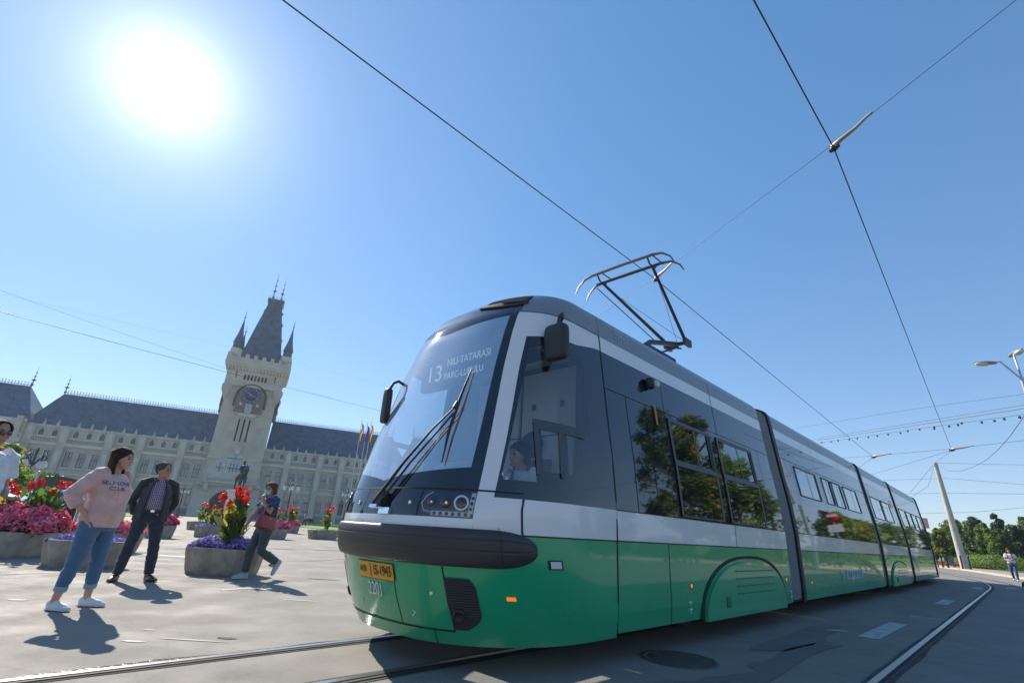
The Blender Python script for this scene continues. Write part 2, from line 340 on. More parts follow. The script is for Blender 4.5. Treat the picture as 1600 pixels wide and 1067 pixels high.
# pavement, kerb and lawns
M_grass = mat('lawn_grass', (.13,.22,.035), .9, var=.35, vs=1.5, bump=.8, bs=12)
M_kerb = mat('pale_kerb_stone', (.46,.39,.29), .85, var=.15, vs=3)
M_walk = ground_mat('pavement_slabs', (.38,.355,.32), (.2,.19,.17), 8, False)
kb = [Vector(p) for p in ((22.5,8,0),(26.8,21,0),(34.3,35.2,0),(39.5,43.5,0),(43.6,50.6,0),(47,57,0),(52,68,0),(58,86,0),(62,120,0),(60,170,0))]
def ribbon(name, P, o0, o1, z, m, label, cat=None, kind='structure', zb=None):
    b = MB(); N2 = []
    for i, p in enumerate(P):
        d = (P[min(i+1, len(P)-1)]-P[max(i-1, 0)]).normalized(); n = Vector((d.y, -d.x, 0)); N2.append(n)
        b.v += [tuple(p+n*o0+Vector((0, 0, z))), tuple(p+n*o1+Vector((0, 0, z)))]
    for i in range(len(P)-1): b.f.append((2*i, 2*i+1, 2*i+3, 2*i+2)); b.m.append(0); b.sm.append(False)
    if zb is not None:
        k = len(b.v)
        for i, p in enumerate(P):
            n = N2[i]; b.v += [tuple(p+n*o0+Vector((0, 0, zb))), tuple(p+n*o1+Vector((0, 0, zb)))]
        for i in range(len(P)-1):
            b.f += [(2*i, 2*i+2, k+2*i+2, k+2*i), (2*i+1, 2*i+3, k+2*i+3, k+2*i+1)]; b.m += [0, 0]; b.sm += [False, False]
    return tag(b.build(name, m), label, cat, None, kind)
ribbon('kerb', kb, 0, .35, .13, M_kerb, 'pale tan kerb stones along the far bend of the street', zb=-.02)
ribbon('pavement', kb, .35, 4.6, .12, M_walk, 'grey footway beyond the kerb with bollards on it', zb=0)
gp = []
for i, p in enumerate(kb):
    d = (kb[min(i+1, len(kb)-1)]-kb[max(i-1, 0)]).normalized(); gp.append(p+Vector((d.y, -d.x, 0))*4.6)
b = MB(); pl = [(p.x, p.y, .16) for p in gp]+[(260, 190, .16), (260, -60, .16), (30, -60, .16)]
b.add(pl, [tuple(range(len(pl)-1, -1, -1))]); tag(b.build('grass', M_grass), 'mown lawn beyond the footway on the right', kind='structure')
# ================================================================ PALACE (own frame: x along the front, y into depth)
d_ = ray(364, 733); d_.z = 0; d_.normalize(); PO = d_*125
PRZ = math.radians(25)
palace = empty('palace', (PO.x, PO.y, 0), PRZ, 'long pale stone palace with a tall clock tower and steep slate roofs behind the square', 'palace')
M_stone = mat('weathered_limestone', (.52,.455,.36), .9, var=.14, vs=.5, bump=.25, bs=6)
M_stone2 = mat('pale_trim_stone', (.60,.55,.47), .85, var=.12, vs=.8)
M_plinth = mat('grey_plinth_stone', (.26,.25,.24), .9, var=.18, vs=.8)
M_slate = mat('roof_slate', (.04,.088,.135), .5, var=.35, vs=.9, bump=.3, bs=5)
M_iron = mat('roof_ironwork', (.05,.055,.065), .5, .4)
M_zinc = mat('pale_zinc', (.55,.6,.66), .4, .5)
M_wpane = mat('palace_window_glass', (.15,.22,.30), .10, spec=1., coat=1., var=.3, vs=.7)  # blue of the reflected sky is put into the pane colour
M_wframe = mat('dark_window_frame', (.035,.045,.06), .6)
M_cdial = mat('blue_clock_dial', (.05,.08,.15), .4, var=.2, vs=2)
M_gold = mat('clock_mosaic_ochre', (.20,.15,.09), .6, var=.4, vs=3)

def arch_poly(cx, w, z0, z1, n=10, flat_=False):
    if flat_: return [(cx-w, z0), (cx+w, z0), (cx+w, z1), (cx-w, z1)]
    zs = z1-w
    return [(cx-w, z0), (cx+w, z0)]+[(cx+w*math.cos(math.pi*i/n), zs+w*math.sin(math.pi*i/n)) for i in range(n+1)]
def window(x, z0, z1, w, y, arched, parent, proto={}):
    key = (round(z0, 2), round(z1, 2), w, arched)
    if key not in proto:
        a = MB(); P = arch_poly(0, w+.14, z0-.12, z1+.14, flat_=not arched); Q = arch_poly(0, w, z0, z1, flat_=not arched)
        # surround: ring between P and Q, proud of the wall
        k = len(P)
        vs = [(p[0], -.10, p[1]) for p in P]+[(q[0], -.10, q[1]) for q in Q]+[(q[0], .3, q[1]) for q in Q]+[(p[0], .02, p[1]) for p in P]
        fs = []
        for i in range(k):
            j = (i+1) % k; fs += [(i, j, k+j, k+i), (k+i, k+j, 2*k+j, 2*k+i), (3*k+i, 3*k+j, j, i)]
        a.add(vs, fs, 0)
        a.box((-w-.2, -.22, z0-.3), (w+.2, .0, z0-.12), 0)                       # sill
        zt = z0+(z1-z0)*.62
        a.box((-.06, .0, z0), (.06, .08, z1-.03), 1); a.box((-w, .0, zt-.07), (w, .081, zt+.07), 1); a.box((-w, .0, z0-.001), (w, .082, z0+.12), 1)
        for s in (-1, 1): a.box((s*(w-.06)-.06, .0, z0), (s*(w-.06)+.06, .079, z1-(w if arched else 0)), 1); a.box((s*w*.5-.018, .0, z0), (s*w*.5+.018, .078, z1-(w*.6 if arched else 0)), 1)
        fr = a.build('window', [M_stone2, M_wframe], parent)
        g_ = MB(); g_.add([(p[0], .12, p[1]) for p in Q], [tuple(range(len(Q)))]); g_.build('pane', M_wpane, fr)
        proto[key] = fr; fr.location = (x, y, 0); return fr
    o = copy_tree(proto[key], parent); o.location = (x, y, 0); return o

def wall_with_holes(b, x0, x1, z0, z1, y, holes, mi=0, depth=.5):
    """front wall as one sheet split into cells round rectangular window holes (kept behind the surrounds)"""
    xs = sorted({x0, x1, *[h[0] for h in holes], *[h[1] for h in holes]}); zs = sorted({z0, z1, *[h[2] for h in holes], *[h[3] for h in holes]})
    for i in range(len(xs)-1):
        for j in range(len(zs)-1):
            cx, cz = (xs[i]+xs[i+1])/2, (zs[j]+zs[j+1])/2
            if any(h[0] < cx < h[1] and h[2] < cz < h[3] for h in holes): continue
            b.add([(xs[i], y, zs[j]), (xs[i+1], y, zs[j]), (xs[i+1], y, zs[j+1]), (xs[i], y, zs[j+1])], [(0, 1, 2, 3)], mi)
rw = [7.1, 9.05, 12.0, 13.95, 15.9, 18.85, 20.8, 23.75, 25.65, 27.5, 30.5, 32.4]
lw = [-6.8, -8.8, -11.9, -13.9, -16.0, -19.2, -21.25, -24.4, -26.5, -28.6, -31.9, -34.0]
rp = [10.45, 17.35, 22.25, 28.95, 34.4]; lp = [-10.35, -17.6, -22.9, -30.2, -35.6]
WY = 1.2
b = MB(); plw = MB()
for x0, x1, ws, ps in ((5.2, 36., rw, rp), (-36., -5.2, lw, lp)):
    holes = []
    for x in ws:
        holes += [(x-.62, x+.62, 1.9, 5.3), (x-.66, x+.66, 7.35, 10.35), (x-.46, x+.46, 12.95, 14.25)]
    wall_with_holes(b, x0, x1, 0, 15., WY, holes)
    b.box((x0, WY+.8, 0), (x1, 14, 14.9), 0)                                     # mass behind
    plw.box((x0, WY-.3, 0), (x1, WY, 1.25), 2)
    plw.box((x0, WY-.28, 5.95), (x1, WY, 6.35), 1)
    plw.box((x0, WY-.2, 10.65), (x1, WY, 11.15), 1); plw.box((x0, WY-.75, 11.15), (x1, WY, 11.75), 1)
    plw.box((x0, WY-.7, 12.55), (x1, WY-.4, 12.75), 1)
    xx = x0+.15
    while xx < x1-.1: plw.box((xx-.07, WY-.62, 11.75), (xx+.07, WY-.48, 12.55), 1); xx += .36
    plw.box((x0, WY-.12, 14.55), (x1, WY, 15.), 1)
    for x in ps:                                                                  # buttress piers with rounded heads
        plw.box((x-.62, WY-.8, 0), (x+.62, WY, 11.1), 0)
        plw.prism([(x-.7, 11.1), (x+.7, 11.1), (x+.7, 14.3)]+[(x+.7*math.cos(t*math.pi/8), 14.3+.75*math.sin(t*math.pi/8)) for t in range(1, 8)]+[(x-.7, 14.3)], WY-.9, WY+.3, 0)
        plw.prism([(x-.36, 12.), (x+.36, 12.), (x+.36, 14.1)]+[(x+.36*math.cos(t*math.pi/6), 14.1+.36*math.sin(t*math.pi/6)) for t in range(1, 6)]+[(x-.36, 14.1)], WY-.93, WY-.88, 1)
        plw.prism([(x-.3, 6.8), (x+.3, 6.8), (x+.3, 10.), (x, 10.5), (x-.3, 10.)], WY-.83, WY-.78, 1)
    for x in ws:                                                                  # pointed gablets over the attic windows
        plw.prism([(x-.42, 14.5), (x+.42, 14.5), (x+.2, 15.2), (x, 16.1), (x-.2, 15.2)], WY-.35, WY+.25, 0)
        plw.box((x-.75, WY-.1, 5.3), (x+.75, WY, 5.42), 1)
b.build('wall', [M_stone, M_stone2, M_plinth], palace)
plw.build('wall_trim', [M_stone, M_stone2, M_plinth], palace)
for x in rw+lw:
    window(x, 1.9, 5.3, .55, WY, True, palace); window(x, 7.4, 10.3, .60, WY, False, palace); window(x, 13., 14.25, .40, WY, True, palace)
# wing roofs, crestings, finials
def finial(b, x, y, z, h, s=1.):
    b.tube([(x, y, z), (x, y, z+h*.35), (x, y, z+h)], [.14*s, .08*s, .015], 6)
    for f, r in ((.12, .28), (.34, .34), (.52, .2), (.72, .14)): b.ell((x, y, z+h*f), (r*s, r*s, r*.7*s), 8, 4)
    for f, l in ((.34, .5), (.52, .35), (.72, .25)):
        b.box((x-l*s, y-.03, z+h*f-.03), (x+l*s, y+.03, z+h*f+.03)); b.box((x-.03, y-l*s, z+h*f-.03), (x+.03, y+l*s, z+h*f+.03))
def hip_roof(x0, x1, y0, y1, z0, z1, in0, in1, parent, proud=0):
    b = MB(); ym = (y0+y1)/2
    a = [(x0, y0, z0), (x1, y0, z0), (x1, y1, z0), (x0, y1, z0), (x0+in0, ym-.25, z1), (x1-in1, ym-.25, z1), (x1-in1, ym+.25, z1), (x0+in0, ym+.25, z1)]
    b.add(a, [(0, 1, 5, 4), (1, 2, 6, 5), (2, 3, 7, 6), (3, 0, 4, 7), (4, 5, 6, 7)])
    b.box((x0-.1, y0-.1, z0-.25), (x1+.1, y1+.1, z0-.002))
    for k in range(int((x1-x0)/4)):                                               # small dormer vents
        for fz in (.28, .55, .8):
            x = x0+1.8+k*4+(2 if fz == .55 else 0)
            if x0+in0*fz+.5 < x < x1-in1*fz-.5:
                y = y0+(ym-.25-y0)*fz; z = z0+(z1-z0)*fz
                b.prism([(x-.16, z-.1), (x+.16, z-.1), (x, z+.3)], y-.25, y+.3)
    r = b.build('roof', M_slate, parent)
    c = MB(); x = x0+in0
    c.box((x0+in0, ym-.3, z1), (x1-in1, ym+.3, z1+.14), 1)
    while x < x1-in1:
        c.box((x-.03, ym-.03, z1+.14), (x+.03, ym+.03, z1+.75)); c.ell((x, ym, z1+.85), (.1, .1, .13), 6, 4)
        c.tube([(x, ym, z1+.2), (x+.25, ym, z1+.5), (x+.5, ym, z1+.2)], .03, 4, cap=False); x += .5
    c.box((x0+in0, ym-.03, z1+.42), (x1-in1, ym+.03, z1+.47))
    finial(c, x0+in0, ym, z1, 4.3); finial(c, x1-in1, ym, z1, 4.3)
    c.build('roof_cresting', [M_iron, M_zinc], r); return r
hip_roof(-37.5, -5.4, 1.7, 12.5, 14.95, 22.1, 2.9, .2, palace)
hip_roof(5.4, 37.5, 1.7, 12.5, 14.95, 22.1, .2, 2.9, palace)
# end pavilions standing forward
for s in (-1, 1):
    b = MB(); xa, xb = (36.2, 52.) if s > 0 else (-52., -36.2)
    ws = [s*(38.2+i*2.2) for i in range(6)]
    holes = [h for x in ws for h in ((x-.62, x+.62, 1.9, 5.3), (x-.66, x+.66, 7.35, 10.35), (x-.46, x+.46, 12.95, 14.25))]
    wall_with_holes(b, xa, xb, 0, 15.4, -.4, holes)
    b.box((xa, .4, 0), (xb, 13.4, 15.35), 0)
    xi = xa if s > 0 else xb
    b.add([(xi, -.4, 0), (xi, .42, 0), (xi, .42, 15.4), (xi, -.4, 15.4)], [(0, 1, 2, 3)])
    b.box((xa-.1, -.7, 0), (xb+.1, -.4, 1.25), 2); b.box((xa-.15, -1., 11.1), (xb+.15, -.4, 11.75), 1); b.box((xa-.1, -.65, 14.9), (xb+.1, -.4, 15.4), 1); b.box((xa-.1, -.6, 5.95), (xb+.1, -.4, 6.35), 1)
    for i in range(40): b.box((xa+.2+i*.4, -.9, 11.75), (xa+.34+i*.4, -.76, 12.5), 1)
    b.box((xa, -.98, 12.5), (xb, -.68, 12.7), 1)
    for i in range(0, 8, 2):
        x = s*(37.1+i*2.2); b.box((x-.5, -1.05, 0), (x+.5, -.4, 15.9), 0)
    b.build('pavilion', [M_stone, M_stone2, M_plinth], palace)
    for x in ws: window(x, 1.9, 5.3, .55, -.4, True, palace) if abs(x) < 42 else None
    b = MB()
    for x in ws:
        for z0, z1, w in ((1.9, 5.3, .55), (7.4, 10.3, .6), (13., 14.25, .4)):
            if abs(x) < 42 and z0 < 2: continue
            b.add([(x-w, -.2, z0), (x+w, -.2, z0), (x+w, -.2, z1), (x-w, -.2, z1)], [(0, 1, 2, 3)], 0)
            b.box((x-.05, -.32, z0), (x+.05, -.22, z1), 1); b.box((x-w, -.32, z0+(z1-z0)*.6), (x+w, -.221, z0+(z1-z0)*.6+.1), 1)
    tag(b.build('pavilion_windows', [M_wpane, M_wframe], palace), kind='stuff')
    hip_roof(xa-.4, xb+.4, -.4, 13.2, 15.4, 22.6, 4.2, 4.2, palace)
    # tall corner turret roof further out
    b = MB(); tx = s*47.5; b.add([(tx-3, 2, 15), (tx+3, 2, 15), (tx+3, 8, 15), (tx-3, 8, 15), (tx-.5, 4.5, 27), (tx+.5, 4.5, 27), (tx+.5, 5.5, 27), (tx-.5, 5.5, 27)], [(0,1,5,4),(1,2,6,5),(2,3,7,6),(3,0,4,7),(4,5,6,7)]); finial(b, tx, 5, 27, 5)
    b.build('turret_roof', M_slate, palace)
# ------------------------------------------------ the tower
tower = MB()
HW = 5.3; TY0, TY1 = -.3, 10.3; TC = 5.0
def ring(hw, z, cy=TC): return [(-hw, cy-hw, z), (hw, cy-hw, z), (hw, cy+hw, z), (-hw, cy+hw, z)]
def stack(b, levels, mi=0):
    vs = []
    for hw, z in levels: vs += ring(hw, z)
    b.add(vs, [(4*i+j, 4*i+(j+1) % 4, 4*i+4+(j+1) % 4, 4*i+4+j) for i in range(len(levels)-1) for j in range(4)]+[(4*len(levels)-4, 4*len(levels)-3, 4*len(levels)-2, 4*len(levels)-1)], mi)
# lower storey, with the portal arch cut through the front sheet
AR = 3.1; n = 14
arc = [(AR*math.cos(math.pi*i/n), 2.2+AR*math.sin(math.pi*i/n)) for i in range(n+1)]
def fy(z): return TC-HW-(.95*max(0, (9.-z)/9.)**1.3)
pts_o = [(6.3, 0), (6.3, 2.2)]+[(6.25, 4), (6.1, 6.2), (3.5, 6.2), (1.7, 6.2), (0, 6.2), (-1.7, 6.2), (-3.5, 6.2), (-6.1, 6.2), (-6.25, 4)]+[(-6.3, 2.2), (-6.3, 0)]
ain = [(AR, 0), (AR, 2.2)]+[arc[i] for i in (2, 4, 5, 6, 7, 8, 9, 10, 12)]+[(-AR, 2.2), (-AR, 0)]
vs = [(p[0], fy(p[1]), p[1]) for p in pts_o]+[(p[0], fy(p[1]), p[1]) for p in ain]+[(p[0], 1.8, p[1]) for p in ain]
k = len(pts_o)
tower.add(vs, [(i, k+i, k+i+1, i+1) for i in range(k-1)]+[(k+i, 2*k+i, 2*k+i+1, k+i+1) for i in range(k-1)], 0)
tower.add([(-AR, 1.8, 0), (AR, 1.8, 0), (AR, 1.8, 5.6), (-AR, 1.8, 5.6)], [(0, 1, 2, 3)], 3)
for s in (-1, 1):
    tower.add([(s*6.3, fy(0), 0), (s*6.3, 11, 0), (s*6.1, 10.6, 6.2), (s*6.1, fy(6.2), 6.2)], [(0, 1, 2, 3)], 0)
lv = [(6.1, 6.2), (5.75, 7.6), (5.35, 9.4), (HW, 12), (HW-.05, 24.6), (5.3, 27.6), (5.95, 27.8), (5.95, 31.4), (6.5, 31.8), (6.75, 32.3), (6.75, 34.2)]
stack(tower, lv, 0)
for i in range(8):                                                                 # merlons and machicolation
    for a, c in (((-6.6+i*1.75, TC-6.72), (-5.8+i*1.75, TC-6.2)), ((-6.6+i*1.75, TC+6.2), (-5.8+i*1.75, TC+6.7))):
        tower.box((a[0], a[1], 34.2), (c[0], c[1], 35.05), 0)
    tower.box((-6.72, TC-6.6+i*1.75, 34.2), (-6.2, TC-5.8+i*1.75, 35.05), 0); tower.box((6.2, TC-6.6+i*1.75, 34.2), (6.72, TC-5.8+i*1.75, 35.05), 0)
for i in range(18):
    x = -5.9+i*.7; tower.box((x-.16, TC-6.45, 31.3), (x+.16, TC-5.96, 31.9), 1)
tower.box((-6.85, TC-6.85, 32.9), (6.85, TC+6.85, 33.15), 1)
for s in (-1, 1):                                                                  # corner corbels of the upper stage
    for t in (-1, 1):
        tower.lathe([(.15, 24.2), (.5, 25.2), (.9, 26.2), (1.15, 27.), (1.15, 27.9)], (s*5.15, TC+t*5.15, 0), 14, 0)
tower.box((-6.2, -.78, 6.35), (6.2, -.2, 6.75), 1)                                 # balcony over the portal
tower.box((-5.0, -1.5, 6.75), (5.0, -.3, 7.0), 1); tower.box((-5.0, -1.5, 7.75), (5.0, -1.3, 7.95), 1)
for i in range(25): tower.box((-4.95+i*.41, -1.45, 7.0), (-4.8+i*.41, -1.33, 7.75), 1)
for s in (-1, 1):
    tower.box((s*4.7-.45, -1.55, 6.75), (s*4.7+.45, -.3, 8.3), 0)
    tower.prism([(s*4.2-.4, 5.2), (s*4.2+.4, 5.2), (s*4.2+.4, 6.75), (s*4.2-.4, 6.75)], -1.4, -.5, 0)
    tower.box((s*3.9-1.5, -.46, 11.8), (s*3.9+1.1, -.29, 12.15), 1)
tower.prism([(-.45, 12.9), (.45, 12.9), (.65, 14.4), (-.65, 14.4)], -.75, -.29, 1)
tower.box((-1.75, -.62, 21.2), (1.85, -.29, 21.7), 1); tower.box((-2.9, -.7, 21.7), (2.9, -.29, 22.0), 1)
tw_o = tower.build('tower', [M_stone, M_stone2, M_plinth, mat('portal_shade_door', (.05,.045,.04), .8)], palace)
M_slit = mat('deep_opening', (.012,.012,.014), .9)
for bx in [((-1.15+i*1.05-.16, -.36, 15.7), (-1.15+i*1.05+.16, -.28, 20.6)) for i in range(3)]+[((-2.2+i*.72-.2, -.99, 29.3), (-2.2+i*.72+.2, -.93, 30.5)) for i in range(7)]+[((s_*4.0-.1, -.97, 29.5), (s_*4.0+.1, -.95, 31.0)) for s_ in (-1, 1)]:
    b = MB(); b.box(*bx); b.build('slit_window', M_slit, tw_o)
b = MB(); P = arch_poly(0, 1.45, 11.6, 13.3, 12); b.add([(p[0], -.34, p[1]) for p in P], [tuple(range(len(P)))]); b.box((-.05, -.40, 11.6), (.05, -.35, 13.2), 1); b.box((-1.45, -.41, 12.), (1.45, -.36, 12.1), 1)
for x, w in ((-2.55, .85), (0, 1.25), (2.55, .85)):
    b.add([(x-w, -.34, 8.1), (x+w, -.34, 8.1), (x+w, -.34, 11.1), (x-w, -.34, 11.1)], [(0, 1, 2, 3)], 0)
    for q in (-.5, 0, .5) if w > 1 else (0,): b.box((x+q*w-.06, -.42, 8.1), (x+q*w+.06, -.345, 11.1), 1)
    b.box((x-w, -.43, 9.9), (x+w, -.35, 10.03), 1)
    for s in (-1, 1): b.box((x+s*w-.1, -.44, 8.0), (x+s*w+.1, -.3, 11.2), 2)
    b.box((x-w-.1, -.45, 11.1), (x+w+.1, -.3, 11.3), 2)
b.build('tower_windows', [M_wpane, M_wframe, M_stone2], tw_o)
# clock bays on three faces
def clock(M, parent):
    b = MB(); n = 20; c = MB()
    P = [(-2.75, 21.9), (2.75, 21.9), (2.9, 25.4)]+[(2.9*math.cos(math.pi*i/n), 25.4+2.9*math.sin(math.pi*i/n)) for i in range(1, n)]+[(-2.9, 25.4)]
    b.prism(P, -.75, -.25, 1, M)
    b.prism([(-.62, 22.0), (.62, 22.0), (.62, 24.), (-.62, 24.)], -.85, -.74, 2, M); b.prism([(-.36, 22.3), (.36, 22.3), (.36, 23.8), (-.36, 23.8)], -.88, -.84, 3, M)
    for s in (-1, 1):
        b.box((s*1.7-.32, -1., 22.), (s*1.7+.32, -.74, 23.5), 1, M); b.ell(M @ Vector((s*1.7, -.9, 23.8)), (.3, .3, .4), 8, 6, 2)
    # hood moulding
    pts = [M @ Vector((-3.1, -.8, 23.2)), M @ Vector((-3.05, -.8, 25.4))]+[M @ Vector((3.05*math.cos(math.pi-math.pi*i/n), -.8, 25.4+3.05*math.sin(math.pi*i/n))) for i in range(1, n)]+[M @ Vector((3.05, -.8, 25.4)), M @ Vector((3.1, -.8, 23.2))]
    b.tube(pts, .22, 6, 0)
    o = b.build('clock_bay', [M_iron, M_gold, M_stone2, M_wpane], parent)
    d = MB(); T = M @ Matrix.Translation((0, -.76, 26.0)) @ Matrix.Rotation(math.pi/2, 4, 'X')
    d.lathe([(2.0, 0), (2.0, .08), (1.85, .1), (0.01, .1)], n=40, M=T, mi=0)
    d.lathe([(1.2, .1), (1.2, .13), (0.01, .13)], n=30, M=T, mi=2)
    for i in range(12):
        a = i*math.pi/6; R = T @ Matrix.Rotation(a, 4, 'Z'); d.box((-.05, 1.4, .1), (.05, 1.8, .14), 1, R)
    for a, l, w in ((.9, 1.0, .09), (-1.9, 1.5, .06)): d.box((-w, -.2, .14), (w, l, .17), 1, T @ Matrix.Rotation(a, 4, 'Z'))
    d.build('clock_dial', [M_cdial, mat('gilt_hands', (.35,.3,.2), .4, .5), mat('deep_blue_enamel', (.02,.04,.13), .4)], parent)
clock(Matrix.Identity(4), tw_o)
C0 = Matrix.Translation((0, TC, 0))
for a in (90, -90): clock(C0 @ Matrix.Rotation(math.radians(a), 4, 'Z') @ Matrix.Translation((0, -TC, 0)), tw_o)
# tower roof, pinnacles, finials
b = MB(); stack(b, [(4.45, 34.2), (4.3, 35.4), (2.95, 43), (1.55, 50.4), (1.75, 50.6), (1.9, 51.0), (1.9, 51.7), (1.5, 51.9)])
for fz, xs in ((37.5, (-1.9, 1.9)), (41.5, (-1.2, 1.2)), (45.5, (0,)), (48.5, (.4,))):
    for x in xs:
        hw = 4.3-(fz-35.4)*.178; b.prism([(x-.3, fz-.2), (x+.3, fz-.2), (x, fz+.6)], TC-hw-.35, TC-hw+.4)
        for s in (-1, 1): b.box((s*hw-.25, TC-.3, fz), (s*hw+.25, TC+.3, fz+.5))
for i in range(12):
    x = -1.7+i*.31; b.box((x-.03, TC-1.8, 51.7), (x+.03, TC-1.74, 52.5))
finial(b, -.95, TC, 51.8, 8.0, 1.25); finial(b, .95, TC, 51.8, 7.0, 1.2)
b.build('tower_roof', M_slate, tw_o)
for s in (-1, 1):
    for t in (-1, 1):
        b = MB(); c = (s*5.35, TC+t*5.35, 0)
        b.lathe([(.5, 34.), (1.0, 34.9), (1.25, 35.6), (1.25, 36.2), (1.05, 36.3)], c, 12, 1)
        b.lathe([(1.0, 36.2), (.95, 37.6), (1.15, 37.7), (.5, 40.4), (.12, 43.2), (.05, 43.4)], c, 8, 0, smooth=False); finial(b, c[0], c[1], 43., 3.2, .7)
        b.build('pinnacle', [M_slate, M_stone2], tw_o)
# ================================================================ TRAM (own frame: x rearwards from the cab seam, y across away from the camera side, z up)
tram = empty('tram', (TP0.x, TP0.y, 0), math.radians(90-44.845), 'long low floor tram in green, white and grey with a raised pantograph', 'tram')
M_green = mat('green_tram_paint', (.0,.335,.145), .26, coat=.7, var=.06, vs=1.3, bump=.03, bs=1.6, dust=.22)
M_greenl = mat('light_green_skirt', (.01,.35,.16), .28, coat=.7, dust=.2)
M_white = mat('white_tram_paint', (.70,.70,.70), .3, coat=.6, var=.04, vs=1.2, bump=.03, bs=1.6)
M_grey = mat('grey_roof_paint', (.19,.21,.235), .38, coat=.35, var=.06, vs=1)
M_gblk = mat('black_glass_band', (.010,.013,.019), .03, coat=.35, spec=.7, bump=.02, bs=1.2)
M_pane = mat('dark_window_glass', (.006,.009,.012), .02, coat=1., spec=1.)
M_frame = mat('window_frame_grey', (.055,.065,.075), .4)
M_trim = mat('dark_seam', (.006,.007,.008), .6)
M_bump = mat('charcoal_bumper_plastic', (.032,.031,.033), .42, bump=.15, bs=300)
M_clear = glass('cab_side_glass', (.86,.90,.90), .05)
M_screen = glass('windscreen_glass', (.62,.68,.71), .50, rough=.03, film=.13)
M_chrome = mat('chrome', (.8,.8,.8), .08, 1.)
M_panel = mat('cab_light_panel', (.50,.52,.53), .6)
M_inner = mat('cab_dark_interior', (.05,.055,.065), .7)
M_amber = mat('amber_lens', (.6,.14,.01), .2, emit=(1,.22,.01), es=.45)
M_wtext = mat('white_lettering', (.7,.7,.7), .5)

def itp(T, z):
    if z <= T[0][0]: return T[0][1]
    for a, b_ in zip(T, T[1:]):
        if z <= b_[0]: return a[1]+(b_[1]-a[1])*(z-a[0])/(b_[0]-a[0])
    return T[-1][1]
YC = 1.27
TI = [(.2,.02),(.4,0),(1.3,0),(1.8,.04),(2.35,.11),(2.97,.18),(3.15,.20),(3.36,.23),(3.44,.28),(3.50,.40),(3.55,.75),(3.58,1.26)]
NO = [(.2,-1.62),(.3,-1.68),(.5,-1.78),(.76,-1.87),(1.05,-1.92),(1.2,-1.90),(1.5,-1.80),(2.0,-1.64),(2.5,-1.48),(2.9,-1.34),(3.1,-1.25),(3.3,-1.12),(3.44,-.95),(3.5,-.8),(3.55,-.5),(3.58,-.2)]
US = [(.2,.0),(.76,-.35),(1.2,-.5),(2.5,-.5),(3.1,-.42),(3.5,-.3),(3.58,0)]
def Fc(q, z, off=0.):
    w = YC-itp(TI, z); us = itp(US, z); L = us-itp(NO, z); n = 2.5
    def pt(q):
        if abs(q) > 1: return (us*(2-abs(q)), YC-math.copysign(w, q))
        th = q*math.pi/2; s, c = math.sin(th), max(0, math.cos(th))
        return (us-L*c**(2/n), YC-math.copysign(w*abs(s)**(2/n), q))
    x, y = pt(q)
    if off:
        a = pt(max(-2, q-.004)); b_ = pt(min(2, q+.004)); dx, dy = b_[0]-a[0], b_[1]-a[1]; l = math.hypot(dx, dy) or 1
        x += dy/l*off; y -= dx/l*off
    return Vector((x, y, z))
def qx(x, z):
    """q on the camera side at which the shell reaches x"""
    us = itp(US, z)
    if x >= us: return 2-x/us if us < -1e-6 else 2.
    lo, hi = .0, 1.
    for _ in range(30):
        m = (lo+hi)/2
        if Fc(m, z).x < x: lo = m
        else: hi = m
    return (lo+hi)/2
def fv(v): return v if callable(v) else (lambda *_: v)
def patch(b, q0, q1, z0, z1, nq=12, nz=8, off=0., mi=0, side=1):
    q0, q1, z0, z1 = fv(q0), fv(q1), fv(z0), fv(z1)
    def f(a, c):
        zz = z0(0)+(z1(0)-z0(0))*c; q = q0(zz)+(q1(zz)-q0(zz))*a
        z = z0(q)+(z1(q)-z0(q))*c; return Fc(q*side, z, off)
    b.grid(f, nq, nz, mi)
def fr(q, z, off=0.):
    """frame on the shell: origin, matrix with x along the surface (viewer's right), y up, z outward"""
    o = Fc(q, z, off); t = (Fc(q+.01, z)-Fc(q-.01, z)).normalized(); u = (Fc(q, z+.02)-Fc(q, z-.02)); u = (u-t*u.dot(t)).normalized()
    return basis(o, t, u, t.cross(u))
SEAMQ = 2.
cab = empty('cab', (0, 0, 0)); cab.parent = tram
# --- painted shell
b = MB()
patch(b, -2, 2, lambda q: .2+.04*max(0, min(1, (abs(q)-.75)/.9)), .30, 110, 2, 0, 0)
patch(b, -2, 2, .30, 1.01, 110, 12, 0, 0)
for s in (1, -1):
    patch(b, .49, 2, 1.01, 1.29, 50, 4, 0, 1, s)
    patch(b, .49, lambda z: .566+.035*(z-1.29)/1.6, 1.29, 2.84, 5, 24, 0, 1, s)
    top = lambda q: 2.84+.13*max(0, min(1, (abs(q)-.6)/1.2))**.7
    patch(b, .49, 2, lambda q: 2.84 if q < .6 else top(q), 3.15, 50, 5, 0, 1, s)
    patch(b, .50, 2, 3.15, 3.44, 40, 6, 0, 2, s)
    patch(b, .50, 2, 3.44, 3.58, 40, 6, 0, 2, s)
patch(b, -.49, .49, 1.01, 1.115, 50, 3, 0, 1)
patch(b, -.50, .50, 3.15, 3.58, 50, 14, -.004, 4)
b.v.append((0, YC, 3.585)); 
cs = b.build('shell', [M_green, M_white, M_grey, M_greenl, mat('glossy_dark_hood', (.035,.03,.033), .12, coat=1.)], cab)
b = MB(); b.box((-.9, .35, .3), (0, 2.2, .34)); b.build('underframe', M_trim, cab)
